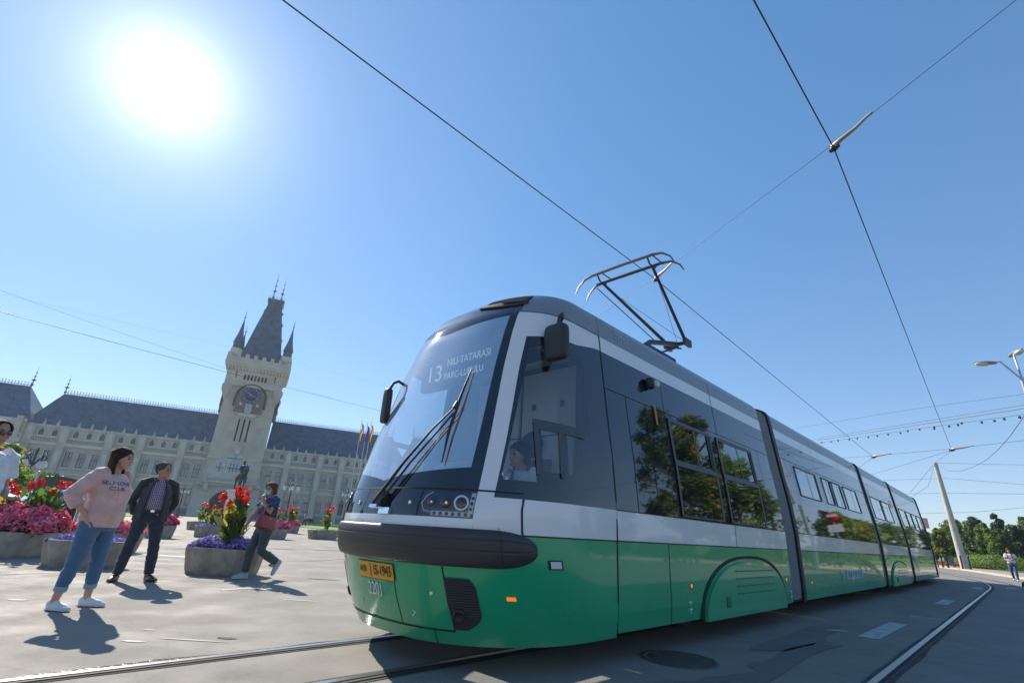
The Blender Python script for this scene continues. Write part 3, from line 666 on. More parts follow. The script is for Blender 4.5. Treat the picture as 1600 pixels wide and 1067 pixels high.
# --- black surround of the windscreen and the headlight band
def zb(q): return 1.40+.12*min(1, (abs(q)/.43))**.6
def zt(q): return 2.99+.11*min(1, (abs(q)/.43))
b = MB()
patch(b, -.49, .49, 1.115, 1.335, 50, 4, 0, 0); patch(b, -.49, .49, 1.335, lambda q: zb(q), 50, 3, 0, 0)
for s in (1, -1): patch(b, .43, .49, lambda q: zb(.43), 3.1, 4, 30, 0, 0, s)
patch(b, -.43, .43, lambda q: zt(q), 3.15, 40, 4, 0, 0)
for s in (1, -1): patch(b, .43, .49, 3.1, 3.15, 4, 1, 0, 0, s)
b.build('windscreen_surround', M_gblk, cab)
b = MB(); patch(b, -.43, .43, lambda q: zb(q), lambda q: zt(q), 44, 34, .0, 0); ws = b.build('windscreen', M_screen, cab)
# seam lines
def seam_v(b, q, z0, z1, w=.012, off=.003, n=12):
    b.grid(lambda a, c: Fc(q, z0+(z1-z0)*c, off)+(Fc(q+.01, z0)-Fc(q-.01, z0)).normalized()*(a-.5)*w, 1, n, 0)
def seam_h(b, q0, q1, z, w=.012, off=.003, n=40):
    zf = fv(z); b.grid(lambda a, c: Fc(q0+(q1-q0)*a, zf(q0+(q1-q0)*a)+(c-.5)*w, off), n, 1, 0)
b = MB()
seam_h(b, -.70, .70, 1.335, .014); seam_v(b, .352, .30, .76); seam_v(b, -.352, .3, .76); seam_v(b, .112, .30, .62, .008); seam_v(b, .263, .2, .3, .008, .015)
seam_h(b, -.9, 2, 1.012, .012); seam_h(b, -.36, .352, .300, .012, .006)
seam_v(b, .23, 1.12, 1.33, .008); seam_v(b, -.05, 1.12, 1.33, .008); seam_v(b, .70, 1.02, 1.29, .008); seam_h(b, .5, 2, 3.155, .008)
seam_v(b, .705, .92, 1.29, .01)
b.build('panel_seams', M_trim, cab)
# --- cab side glass
PL = lambda z: .566+.035*(z-1.29)/1.6
TOP = 2.84
def side_cells(b, x0, x1, z0, z1, s, nq=8, nz=4, mi=0, off=0.):
    x0, x1 = fv(x0), fv(x1)
    patch(b, lambda z: (PL(z) if x0(z) is None else qx(x0(z), z)), lambda z: qx(x1(z), z), z0, z1, nq, nz, off, mi, s)
xl = lambda z: -1.385+(z-1.45)*.27                                                  # left edge of the clear pane leans back
xf = lambda z: None
for s in (1, -1):
    gb = MB(); gc = MB()
    side_cells(gb, xf, 0, 1.29, 1.44, s, 40, 2)
    side_cells(gb, xf, xl, 1.44, 2.76, s, 4, 16)
    side_cells(gc, xl, -1.10, 1.44, 1.96, s, 8, 6); side_cells(gb, -1.10, -1.03, 1.44, 1.96, s, 2, 6)
    side_cells(gb, -1.03, -.81, 1.44, 1.54, s, 3, 2); side_cells(gc, -1.03, -.81, 1.54, 1.90, s, 4, 4); side_cells(gb, -1.03, -.81, 1.90, 1.96, s, 3, 1)
    side_cells(gb, -.81, -.73, 1.44, 1.96, s, 2, 6)
    side_cells(gb, -.73, -.52, 1.44, 1.54, s, 3, 2); side_cells(gc, -.73, -.52, 1.54, 1.90, s, 4, 4); side_cells(gb, -.73, -.52, 1.90, 1.96, s, 3, 1)
    side_cells(gb, -.52, 0, 1.44, 1.96, s, 10, 6)
    side_cells(gc, xl, -.36, 1.96, 2.76, s, 16, 10); side_cells(gb, -.36, 0, 1.96, 2.76, s, 8, 10)
    patch(gb, lambda z: .60, 2, 2.76, lambda q: 2.84 if q < .6 else 2.84+.13*max(0, min(1, (abs(q)-.6)/1.2))**.7, 50, 3, 0, 0, s)
    patch(gb, .566, .60, 2.76, 2.84, 3, 2, -.001, 0, s)
    gb.build('side_glass_surround', M_gblk, cab); gc.build('side_window', M_clear, cab)
b = MB()
for x0, x1, z0, z1 in ((-1.10, -.46, 1.90, 1.99), (-1.10, -1.05, 1.5, 1.95), (-.84, -.78, 1.5, 1.95)):
    side_cells(b, x0, x1, z0, z1, 1, 6, 2, 0, .012)
b.build('sliding_window_frame', M_frame, cab)
# --- interior of the cab, seen through the glass
b = MB()
b.box((-.30, .2, .4), (-.26, 2.34, 3.0), 0)                                        # bulkhead with light panels
b.box((-.34, .28, 1.3), (-.305, 1.0, 2.72), 1); b.box((-.34, 1.05, 1.3), (-.305, 1.75, 2.72), 1); b.box((-.35, .30, 2.0), (-.30, 1.7, 2.01), 0)
for y in (.4, .8, 1.2): b.box((-.352, y, 2.3), (-.34, y+.05, 2.36), 0)
b.box((-1.2, .5, .42), (-.3, 2.1, .46), 0)
b.grid(lambda a, c: Fc(-.36+.72*a, 1.40, -.04-.0)*(1-c)+Vector((-1.15, .5+1.5*(1-a), 1.52))*c, 20, 4, 2)
b.grid(lambda a, c: Vector((-1.15, .5+1.5*(1-a), 1.52-c*.9)), 4, 2, 2)
b.ell((-1.35, .75, 1.52), (.22, .35, .09), 14, 8, 3); b.box((-.8, .35, 2.80), (-.3, 2.2, 2.83), 1)
b.box((-.85, .4, 2.75), (-.6, 2.14, 2.79), 0)
b.build('cab_interior', [M_inner, M_panel, mat('dashboard_grey', (.32,.34,.36), .5), mat('dashboard_top', (.26,.27,.28), .35)], cab)
b = MB(); b.box((-.72, .55, .95), (-.28, 1.05, 1.06)); b.box((-.40, .55, 1.06), (-.34, 1.05, 1.75)); b.ell((-.38, .8, 1.92), (.05, .16, .14), 12, 8)
b.build('driver_seat', mat('dark_blue_seat', (.03,.04,.08), .8), cab)
b = MB(); b.tube([(-.98, .8+.2*math.cos(t*math.pi/8), 1.42+.2*math.sin(t*math.pi/8)) for t in range(17)], .012, 6, cap=False); b.tube([(-.98, .8, 1.42), (-1.2, .8, 1.3)], .03, 6); b.build('control_wheel', M_black, cab)
# --- destination display behind the windscreen
def local_plane(o, xd, up):
    x = Vector(xd).normalized(); u = Vector(up); u = (u-x*u.dot(x)).normalized(); return basis(Vector(o), x, u, x.cross(u))
disp = empty('destination_display', (0, 0, 0)); disp.parent = cab
b = MB(); b.box((-1.20, .85, 2.44), (-1.12, 1.80, 2.84)); b.build('display_box', mat('display_black', (.008,.008,.01), .5), disp)
M_led = mat('white_led', (.5,.55,.5), .5, emit=(.85, 1., .92), es=.38)
XD = Vector((.0, -1, 0)); UP = Vector((.0, 0, 1))
def ray_at_x(px, py, x):
    d = ray(px, py); k = (TU.dot(TP0)+x)/TU.dot(d); p = d*k+Vector((0, 0, CAMH)); q = p-TP0; return Vector((x, -q.dot(TV), p.z))
for nm, body, pa, pb, sz, k_ in (('route_number', '13', (671, 577), (690, 568), .26, .8), ('destination_line', 'NIU-TATARASI', (700, 563), (768, 526), .115, .9), ('destination_line', 'PARC-LUPULU', (696, 573), (757, 545), .105, .9)):
    a_, c_ = ray_at_x(*pa, -1.215), ray_at_x(*pb, -1.215); m_ = (a_+c_)/2; m_.z = {'1': 2.60, 'N': 2.70, 'P': 2.55}[body[0]]
    wd = abs(a_.y-c_.y); t_ = text(nm, body, sz, local_plane((-1.215, m_.y, m_.z), XD, UP), M_led, disp, .001)
    w0 = max(v.co.y for v in t_.data.vertices)-min(v.co.y for v in t_.data.vertices)
    for v in t_.data.vertices: v.co.y = m_.y+(v.co.y-m_.y)*wd/w0
b = MB(); b.box((-1.10, .62, 2.86), (-1.0, 1.9, 2.90)); b.box((-1.13, .56, 2.66), (-1.10, .95, 2.73)); b.build('sun_blind', M_inner, cab)
# --- bumper
bp = MB()
def bprof(c):
    return   .014+.058*max(0, math.sin(math.pi*min(1, max(0, c))))**.32 - (.010 if .40 < c < .44 or .70 < c < .74 else 0)
QB = .765
def bfn(a, c):
    q = -QB+2*QB*a; e = max(0., 1-max(0., (abs(q)-.56)/(QB-.56))**2.4)**.5
    zm = .912; h0, h1 = .150*e, .148*e
    z = zm-h0+(h0+h1-.018*e)*c; taper = min(1, e*1.2)
    return Fc(q, z, -.01+bprof(c)*taper)
bp.grid(bfn, 150, 40, 0)
bump_o = bp.build('bumper', M_bump, cab)
b = MB()
for q in (.60, -.60, -.17):
    b.grid(lambda a, c, q=q: Fc(q, .766+.292*c, bprof(c)-.008)+(Fc(q+.01, .9)-Fc(q-.01, .9)).normalized()*(a-.5)*.006, 1, 30)
b.build('bumper_joint', M_trim, cab)
# --- headlights
M_lens = mat('dark_lamp_lens', (.03,.012,.008), .05, coat=1.)
M_lampg = mat('lamp_trim_grey', (.38,.40,.43), .3, .3)
for s in (1, -1):
    h = empty('headlight', (0, 0, 0)); h.parent = cab
    b = MB()
    def hz(q): return 1.305 if q > .30 else 1.305-.10*((.30-q)/.055)**2
    patch(b, .25, .485, 1.135, lambda q: 1.31, 24, 6, .004, 0, s); b.build('lamp_housing', mat('lamp_housing_blue_black', (.015,.022,.04), .08, coat=1.), h)
    b = MB()
    patch(b, .30, .475, 1.125, 1.160, 20, 2, .008, 0, s); patch(b, .466, .487, 1.15, 1.31, 3, 6, .008, 0, s)
    b.tube([Fc(s*q, z, .008) for q, z in ((.305, 1.145), (.262, 1.165), (.248, 1.215), (.262, 1.275), (.285, 1.305))], .005, 6)
    b.build('lamp_trim', M_lampg, h)
    for i in range(6):
        F_ = fr(s*(.316+i*.028), 1.142, .008); b = MB(); b.lathe([(.014, 0), (.014, .004), (.008, .006)], n=10, M=F_); b.build('led', M_lens, h)
    for i in range(3):
        F_ = fr(s*.476, 1.185+i*.042, .008); b = MB(); b.lathe([(.013, 0), (.013, .004), (.007, .006)], n=10, M=F_); b.build('led', M_lens, h)
    for q, r, rim in ((.29, .036, 0), (.357, .044, 0), (.43, .052, 1)):
        F_ = fr(s*q, 1.228, .004); b = MB()
        b.lathe([(r, 0), (r, .006), (r*.86, .012), (r*.6, .017), (.005, .019)], n=24, M=F_, mi=0)
        if rim: b.tube([F_ @ Vector((r*1.02*math.cos(t*math.pi/14), r*1.02*math.sin(t*math.pi/14), .008)) for t in range(29)], .009, 8, mi=1, cap=False)
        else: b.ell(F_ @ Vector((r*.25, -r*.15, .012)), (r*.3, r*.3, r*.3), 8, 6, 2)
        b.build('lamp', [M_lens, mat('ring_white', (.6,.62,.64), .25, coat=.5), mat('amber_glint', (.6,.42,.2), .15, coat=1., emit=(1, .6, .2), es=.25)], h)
# tow hatch details in the black band
b = MB(); b.lathe([(.016, 0), (.016, .008), (.008, .010)], n=12, M=fr(.185, 1.215, .002)); b.lathe([(.016, 0), (.016, .008), (.008, .010)], n=12, M=fr(-.085, 1.2, .002)); b.lathe([(.014, 0), (.014, .006)], n=12, M=fr(.286, .561, .002))
for q in (.831,): pass
b.build('hatch_lock', M_chrome, cab)
b = MB(); b.box((-.15, -.07, 0), (.0, .05, .06), 0, fr(.055, 1.24, 0)); b.box((-.12, -.10, 0), (-.02, -.075, .07), 1, fr(.055, 1.24, 0)); b.box((-.05, -.05, 0), (.09, -.0, .03), 1, fr(.06, 1.165, 0))
b.build('wiper_motor_housing', [M_black, M_chrome], cab)
# number plate and numbers
b = MB(); patch(b, -.048, .118, .612, .735, 14, 4, .012, 0); patch(b, -.051, .121, .607, .740, 14, 4, .008, 1)
pl = b.build('number_plate', [mat('orange_plate', (.72,.33,.02), .4), M_trim], cab)
M_btext = mat('black_lettering', (.012,.012,.012), .5)
text('plate_lettering', 'IS-1943', .118, fr(.062, .674, .018), M_btext, pl, .001, sx=.66)
text('plate_lettering', 'IAȘI', .07, fr(-.022, .674, .018), M_btext, pl, .001, sx=.8)
b = MB(); b.box((-.003, -.055, 0), (.003, .055, .002), 0, fr(.006, .674, .016)); b.build('plate_divider', M_btext, pl)
text('fleet_number', '2201', .152, fr(.012, .528, .006), M_wtext, cab, .001, sx=.72)
text('arrow_mark', '7', .075, fr(.182, .39, .006) @ Matrix.Rotation(math.radians(-18), 4, 'Z'), M_wtext, cab, .001)
text('arrow_mark', '7', .06, fr(-.075, .40, .006) @ Matrix.Rotation(math.radians(-18), 4, 'Z'), M_wtext, cab, .001)
# vent grille with black horn
for s in (1, -1):
    b = MB(); M0 = fr(s*.412, .49, 0)
    P = []
    qa, qb, z0, z1 = .352, .478, .315, .68
    def vo(a, c):
        z = z0+(z1-z0)*c; r = 1-max(0, (.35-c)/.35)**2*.55-max(0, (c-.8)/.2)**2*.2
        q = qa+(qb-qa)*r*a; return Fc(s*q, z, .010+.004*(1 if int(c*40) % 2 else 0))
    b.grid(vo, 10, 40, 0, False); g_ = b.build('vent_grille', mat('vent_black', (.02,.02,.02), .6), cab)
    b = MB(); b.lathe([(.05, 0), (.05, .02), (.036, .026), (.03, .012), (.01, .010)], n=20, M=fr(s*.386, .42, .008)); b.build('horn', M_black, g_)
# roof grille at the brow
b = MB()
for i in range(22):
    q = .16+i*.016; b.tube([Fc(q, 3.30+.05*(q < .3), .01), Fc(q+.012, 3.40, .012), Fc(q+.02, 3.47, .01)], .006, 4)
patch(b, .14, .52, 3.27, 3.49, 14, 4, .003, 1); b.tube([Fc(.13+.4*i/16, 3.285-.04*math.sin(i*math.pi/16), .008) for i in range(17)], .012, 6, mi=0)
b.build('brow_grille', [M_dark, M_trim], cab)
# side lamps
b = MB(); patch(b, .808, .856, .775, .828, 8, 4, .012, 0); patch(b, .800, .864, .766, .837, 8, 4, .007, 1); b.build('side_marker', [mat('clear_lens', (.55,.58,.62), .1, coat=1.), M_trim], cab)
b = MB(); patch(b, .592, .630, .536, .564, 6, 3, .012, 0); b.build('indicator_light', [M_amber], cab)
# wipers
wp = empty('wiper', (0, 0, 0)); wp.parent = cab
b = MB()
b.tube([Fc(.02, 1.20, .06), Fc(.10, 1.55, .07), Fc(.185, 1.83, .07), Fc(.265, 2.04, .055)], [.018, .013, .010, .008], 8)
b.tube([Fc(.045, 1.20, .05), Fc(.13, 1.55, .055), Fc(.28, 2.02, .05)], [.012, .010, .009], 6); b.build('wiper_arm', M_black, wp)
b = MB(); b.tube([Fc(.286, 1.55, .035), Fc(.275, 1.82, .045), Fc(.283, 2.14, .05), Fc(.293, 2.45, .03)], [.007, .015, .015, .007], 6); b.tube([Fc(.272, 2.04, .06), Fc(.281, 2.1, .055)], .024, 6)
b.build('wiper_blade', M_black, wp)
# mirrors
def mirror(q, z, reach, head, hs, label, stub=None):
    m = empty('mirror', (0, 0, 0)); m.parent = cab; b = MB(); p0 = Fc(q, z, 0); b.tube([p0]+[p0+Vector(r) for r in reach], .017, 8); b.build('mirror_arm', M_black, m)
    c = p0+Vector(head); b = MB(); w, d, h = hs
    n = 16
    def sup(a, c_):
        ph = -math.pi/2+math.pi*c_; t = 2*math.pi*a; e = .35
        f = lambda v: math.copysign(abs(v)**e, v)
        return c+Vector((w*f(math.cos(ph))*f(math.cos(t)), d*f(math.cos(ph))*f(math.sin(t)), h*f(math.sin(ph))))
    b.grid(sup, 24, 16, 0); b.build('mirror_head', M_black, m); return m
mirror(.84, 3.05, [(0, -.05, .06), (-.06, -.10, .08), (-.13, -.12, .02), (-.15, -.12, -.09)], (-.17, -.12, -.27), (.055, .13, .185), '')
mirror(-.25, 2.48, [(-.05, .03, .03), (-.10, .05, .0), (-.13, .06, -.08)], (-.14, .06, -.26), (.035, .05, .19), '')
text('fleet_number', '2201', .12, basis(Vector((.46, .16+.055, 3.27)), Vector((1, 0, 0)), Vector((0, .06, 1)).normalized(), Vector((0, -1, .06)).normalized()) @ Matrix.Translation((0, 0, .005)), mat('faint_grey_lettering', (.42,.45,.5), .5), tram, .001)

# --- passenger modules
PROF = [(.24,.015),(.4,0),(1.01,0),(1.29,0),(1.8,.04),(2.35,.11),(2.97,.18),(3.15,.20),(3.36,.23),(3.44,.28),(3.50,.40),(3.55,.75),(3.58,1.26)]
def bandmat(z): return 0 if z < 1.0 else 1 if z < 1.28 else 3 if z < 2.96 else 1 if z < 3.14 else 2
def module(x0, x1, parent, name='body_section'):
    b = MB(); prof = PROF+[(z, 2*YC-t) for z, t in PROF[-2::-1]]
    n = 10
    for i in range(len(prof)-1):
        (za, ta), (zc, tc) = prof[i], prof[i+1]; mi = bandmat(min(za, zc)+.001)
        b.grid(lambda a, c: (x0+(x1-x0)*a, ta+(tc-ta)*c, za+(zc-za)*c), n, 1, mi, True)
    vs = [(x0, t, z) for z, t in prof]; b.add(vs, [tuple(range(len(vs)))], 4); vs = [(x1, t, z) for z, t in prof]; b.add(vs, [tuple(range(len(vs)-1, -1, -1))], 4)
    b.box((x0, .1, .2405), (x1, 2*YC-.1, .30), 4)
    return b.build(name, [M_green, M_white, M_grey, M_gblk, M_trim], parent)
def ys(z): return itp(PROF, z)
def sidegrid(b, x0, x1, z0, z1, off=.005, mi=0, nz=4, nx=1, sl=0.):
    b.grid(lambda a, c: (x0+(x1-x0)*a+sl*c, ys(z0+(z1-z0)*c)-off, z0+(z1-z0)*c), nx, nz, mi)
def vseam(b, x, z0, z1, w=.012): sidegrid(b, x-w/2, x+w/2, z0, z1, .003, 0, 10)
def hseam(b, x0, x1, z, w=.012): sidegrid(b, x0, x1, z-w/2, z+w/2, .003, 0, 1)
def win(x0, x1, z0, z1, zt, parent, fw=.05, hopper=True, split=True):
    w = MB(); t = fw
    for a in ((x0, x1, z0, z0+t*.4), (x0, x1, z1-t, z1), (x0, x0+t, z0, z1), (x1-t, x1, z0, z1)): sidegrid(w, *a, .014, 0, 6)
    if zt: sidegrid(w, x0, x1, zt-.035, zt+.035, .016, 0, 1)
    if split:
        xm = x0+(x1-x0)*.55; sidegrid(w, xm-.012, xm+.012, zt if zt else z0, z1, .015, 0, 4)
    sidegrid(w, x1-t-.10, x1-t*.5, (zt if zt else z0)+.02, z1-t, .0165, 1, 6)
    o = w.build('window', [M_frame, M_trim], parent)
    p = MB(); sidegrid(p, x0+t, x1-t, z0, z1-t, .009, 0, 10, 6)
    # old float glass is never quite flat
    p.v = [(v[0], v[1]+.004*mnoise.noise(Vector((v[0]*1.5, v[2]*1.5, x0))), v[2]) for v in p.v]
    p.build('pane', M_pane, o); return o
def arch_cover(cx, a, h, parent, sk=0.):
    b = MB(); n = 40; z0 = .24
    def P(t, k): return (cx+sk*math.sin(t)+math.copysign(abs(math.cos(t))**.85, -math.cos(t))*a*k, z0+h*k*abs(math.sin(t))**.85)
    for lo, hi, off, mi in ((.945, .995, .008, 0),):
        b.grid(lambda u, c: (P(math.pi*u, lo+(hi-lo)*c)[0], ys(.5)-off, P(math.pi*u, lo+(hi-lo)*c)[1]), n, 1, mi, False)
        b.grid(lambda u, c: (P(math.pi*u, hi)[0], ys(.5)-off*c, P(math.pi*u, hi)[1]), n, 1, mi, False)
    r = b.build('wheel_arch_rim', M_trim, parent)
    c_ = MB(); k = .93
    pts = [P(math.pi*i/n, k) for i in range(n+1)]
    c_.add([(x, -.035, z-.03) for x, z in pts]+[(x, .01, z-.03) for x, z in pts], [tuple(range(n+1))]+[(i, i+1, n+2+i, n+1+i) for i in range(n)], 0)
    for i in range(4):
        z = z0+h*(.32+.13*i); w = a*.52; c_.box((cx-w*.8+a*.1, -.042, z), (cx+w+a*.1, -.034, z+.012), 1)
        c_.box((cx-w*.8+a*.1, -.044, z+.014), (cx+w+a*.1, -.035, z+.02), 0)
    c_.box((cx-a*.56, -.05, .24+h*.12), (cx-a*.49, -.03, .24+h*.3), 1)
    co = c_.build('wheel_cover', [M_greenl, mat('slot_dark_green', (.0,.17,.08), .5)], parent)
    return r
def marker(x, z, parent, r=.022):
    b = MB(); b.ell((x, -.004, z), (r, .012, r*1.1), 10, 6); b.tube([(x+r*1.2*math.cos(t*math.pi/8), -.003, z+r*1.3*math.sin(t*math.pi/8)) for t in range(17)], .004, 4, mi=1, cap=False); b.build('marker_light', [M_amber, M_trim], parent)
m1 = module(0.006, 5.08, tram)
b = MB(); vseam(b, .0, .24, 3.15, .022); vseam(b, 1.02, .24, 1.01); vseam(b, 2.95, 1.01, 1.29); vseam(b, 2.95, 2.55, 3.5, .012)
hseam(b, 0, 5.1, 1.012); hseam(b, 0, 5.08, 2.54, .008); hseam(b, 0, 5.08, 1.292, .01)
for x in (.42, .86): vseam(b, x, 1.29, 2.54, .01)
for x in (1.34,): vseam(b, x, 1.29, 2.97, .008)
vseam(b, 4.55, 1.29, 2.54, .008); b.build('panel_seams', M_trim, m1)
win(1.38, 2.62, 1.31, 2.49, 1.93, m1); win(2.84, 4.22, 1.31, 2.49, 1.93, m1)
arch_cover(3.22, 1.52, .67, m1, .12); marker(1.50, .585, m1); marker(4.82, .58, m1)
b = MB(); sidegrid(b, 1.05, 1.09, 2.33, 2.58, .02, 0); b.build('door_lamp', mat('orange_door_lamp', (.6,.14,.03), .3), m1)
b = MB(); b.lathe([(.075, 0), (.075, .03), (.06, .06), (.02, .075)], n=16, M=basis(Vector((.99, .14, 2.83)), Vector((1, 0, 0)), Vector((0, .1, 1)).normalized(), Vector((0, -1, .1)).normalized())); b.ell((1.02, .05, 2.82), (.045, .04, .05), 12, 8, 1)
b.build('side_camera', [M_black, mat('camera_housing', (.5,.52,.54), .4)], m1)
for x, zz in ((1.42, .42), (4.95, .40)):
    b = MB()
    for k in (0, .07): b.box((x, -.006, zz-k), (x+.07, -.002, zz-k+.012)); b.box((x+.03, -.006, zz-k-.035), (x+.04, -.002, zz-k))
    b.build('lift_mark', M_wtext, m1)
def bellows(x0, x1, parent, strip=True):
    b = MB(); prof = [(z, t) for z, t in PROF]; prof = prof+[(z, 2*YC-t) for z, t in PROF[-2::-1]]; n = 26 if x1-x0 > .4 else 8
    xe = x1-(.16 if strip else 0)
    P = [Vector((0, t, z)) for z, t in prof]; C_ = Vector((0, YC, 1.9))
    for i in range(n):
        for k in (0, 1):
            xa = x0+(xe-x0)*(i+k/2)/n; xb = x0+(xe-x0)*(i+(k+1)/2)/n; sa, sb = (.985, .955) if k else (.955, .985)
            b.add([C_+(p-C_)*sa+Vector((xa, 0, 0)) for p in P]+[C_+(p-C_)*sb+Vector((xb, 0, 0)) for p in P], [(j, j+1, len(P)+j+1, len(P)+j) for j in range(len(P)-1)], 0)
    o = b.build('bellows', mat('grey_bellows', (.30,.30,.31), .7), parent)
    if strip:
        b = MB()
        b.add([C_+(p-C_)*1.012+Vector((xe+.004, 0, 0)) for p in P]+[C_+(p-C_)*1.012+Vector((x1-.01, 0, 0)) for p in P]+[C_+(p-C_)*.9+Vector((xe+.004, 0, 0)) for p in P], [(j, j+1, len(P)+j+1, len(P)+j) for j in range(len(P)-1)]+[(2*len(P)+j, 2*len(P)+j+1, j+1, j) for j in range(len(P)-1)], 0)
        b.build('bellows_frame', M_black, o)
    return o
bellows(5.08, 5.78, tram)
m2 = module(5.78, 12.95, tram)
b = MB()
for x in (8.35, 10.75): vseam(b, x, .24, 1.01); vseam(b, x-.1, 2.55, 3.5, .008)
hseam(b, 5.78, 12.95, 1.012); hseam(b, 5.78, 12.95, 2.6, .008); hseam(b, 5.78, 12.95, 1.292, .01)
for x in (6.4, 8.35, 10.05, 11.9): vseam(b, x, 1.29, 2.6, .008)
b.build('panel_seams', M_trim, m2)
for a, c in ((6.55, 8.05), (8.5, 9.2), (9.35, 10.2), (10.45, 11.9)): win(a, c, 1.98, 2.55, None, m2, .04)
for x in (6.18, 9.32, 12.7): marker(x, .50, m2)
b = MB(); sidegrid(b, 8.8, 10.4, .50, .66, .006, 0); sg = b.build('advert_strip', mat('pale_strip', (.28,.42,.50), .5), m2)
b = MB()
for i, x in enumerate((8.98, 9.16, 9.22, 9.42, 9.62, 9.68, 9.9, 10.1, 10.16)): b.box((x, -.0085, .525+.02*(i % 2)), (x+.035+.03*(i % 3 == 0), -.0065, .635))
b.build('advert_strokes', mat('strip_lettering', (.02,.12,.09), .5), sg)
bellows(12.95, 13.45, tram)
m3 = module(13.45, 17.95, tram)
b = MB(); hseam(b, 13.45, 17.95, 1.012); hseam(b, 13.45, 17.95, 2.6, .008); b.build('panel_seams', M_trim, m3)
win(13.75, 15.35, 1.98, 2.6, None, m3, .04); win(15.5, 16.9, 1.98, 2.6, None, m3, .04); arch_cover(15.6, 1.75, .62, m3, .1)
b = MB(); sidegrid(b, 13.55, 13.68, 2.5, 2.75, .02, 0); sidegrid(b, 17.3, 17.45, 2.5, 2.75, .02, 0); b.build('door_lamp', mat('red_door_lamp', (.5,.05,.03), .3), m3)
bellows(17.95, 18.45, tram)
m4 = module(18.45, 24.6, tram)
b = MB(); hseam(b, 18.45, 24.6, 1.012); hseam(b, 18.45, 24.6, 2.6, .008); vseam(b, 21.5, .24, 1.01); b.build('panel_seams', M_trim, m4)
for a, c in ((18.8, 20.2), (20.4, 21.6), (21.8, 23.0), (23.15, 24.3)): win(a, c, 1.98, 2.6, None, m4, .04)
bellows(24.6, 25.1, tram)
tail = empty('rear_section', (25.1, 0, 0)); tail.parent = tram; tail.rotation_euler = (0, 0, math.radians(9))
module(0, 5.0, tail, 'rear_body')
b = MB(); b.ell((5.0, YC, 1.7), (1.5, 1.2, 1.6), 24, 14); b.build('rear_end', M_green, tail)
# wheels under the skirts
for cx in (2.6, 3.9, 14.9, 16.3):
    b = MB()
    for y in (.62, 1.72): b.lathe([(.2, 0), (.29, .0), (.29, .1), (.2, .1)], n=24, M=Matrix.Translation((cx, y+.0, .295)) @ Matrix.Rotation(-math.pi/2, 4, 'X'))
    b.build('wheelset', M_railside, tram)
# roof equipment and pantograph
b = MB(); b.box((1.6, .75, 3.58), (3.4, 1.8, 3.72)); b.box((3.7, .7, 3.58), (4.9, 1.85, 3.66)); b.build('roof_equipment', M_grey, tram)
pg = empty('pantograph', (0, 0, 0)); pg.parent = tram
M_pan = mat('pantograph_frame', (.045,.048,.055), .35, .5)
def ray_at_y(px, py, y):
    """point of the tram's own frame, on its plane y, where the sight line of a measured photo point meets it"""
    d = ray(px, py); k = (TV.dot(TP0)-y)/TV.dot(d); p = d*k+Vector((0, 0, CAMH)); q = p-TP0; return Vector((q.dot(TU), y, p.z))
K1 = Vector((2.45, 1.77, 5.36)); K2 = Vector((2.45, .77, 5.36))
B1 = ray_at_y(1046, 541, 1.42); B2 = ray_at_y(1072, 535, 1.12)
b = MB(); b.tube([B1, K1], [.035, .026], 8); b.tube([B2, K2], [.035, .026], 8); b.tube([K1+Vector((0, .12, 0)), K2+Vector((0, -.12, 0))], .026, 8)
b.tube([B1, B2], .04, 8); b.build('upper_arm', M_pan, pg)
b = MB(); kn = (B1+B2)/2; b.tube([kn, kn+Vector((-1.1, 0, -.30)), (kn.x-2.0, YC, 3.74)], [.05, .05, .06], 8); b.tube([kn+Vector((0, 0, -.06)), (kn.x-1.9, YC+.1, 3.70)], .02, 6); b.tube([kn+Vector((.1, .1, 0)), kn+Vector((.16, .22, .03)), kn+Vector((.22, .1, .0)), kn+Vector((.16, 0, -.04)), kn+Vector((.1, .1, 0))], .012, 6)
for s in (-1, 1): b.box(kn+Vector((-.14, s*.2-.03, -.08)), kn+Vector((.12, s*.2+.03, .06)))
b.build('lower_arm', M_pan, pg)
b = MB(); b.box((kn.x-2.4, .62, 3.70), (kn.x-1.5, .72, 3.76)); b.box((kn.x-2.4, 1.82, 3.70), (kn.x-1.5, 1.92, 3.76)); b.box((kn.x-2.1, .62, 3.68), (kn.x-1.95, 1.92, 3.75))
for y in (.67, 1.87):
    for x in (kn.x-2.3, kn.x-1.6): b.lathe([(.05, 3.58), (.07, 3.61), (.04, 3.63), (.07, 3.65), (.04, 3.67), (.05, 3.70)], (x, y, 0), 10)
b.build('base_frame', M_pan, pg)
ZC = K1.z+.11
for dx in (-.17, .17):
    b = MB(); xm = (K1.x+K2.x)/2+dx
    b.tube([(xm, .30, ZC-.26), (xm, .36, ZC-.14), (xm, .50, ZC-.03), (xm, .66, ZC), (xm, YC, ZC+.008), (xm, 1.88, ZC), (xm, 2.04, ZC-.03), (xm, 2.18, ZC-.14), (xm, 2.24, ZC-.26)], [.010, .014, .020, .026, .026, .026, .020, .014, .010], 8)
    b.build('collector_strip', mat('collector_metal', (.16,.15,.14), .4, .6), pg)
b = MB()
for y, K in ((1.77, K1), (.77, K2)):
    xm = (K1.x+K2.x)/2
    b.tube([(xm-.17, y, ZC), (xm-.09, y, ZC-.1), K, (xm+.09, y, ZC-.1), (xm+.17, y, ZC)], .016, 6); b.tube([(xm-.2, y-.1, ZC-.01), (xm+.2, y-.1, ZC-.01)], .012, 6)
b.tube([B1+Vector((-.2, .1, -.02)), K1+Vector((.05, .16, -.03))], .010, 6); b.tube([B2, K1.lerp(B1, .15)], .004, 4); b.tube([kn, K2.lerp(B2, .1)], .004, 4)
b.build('linkage', M_pan, pg)
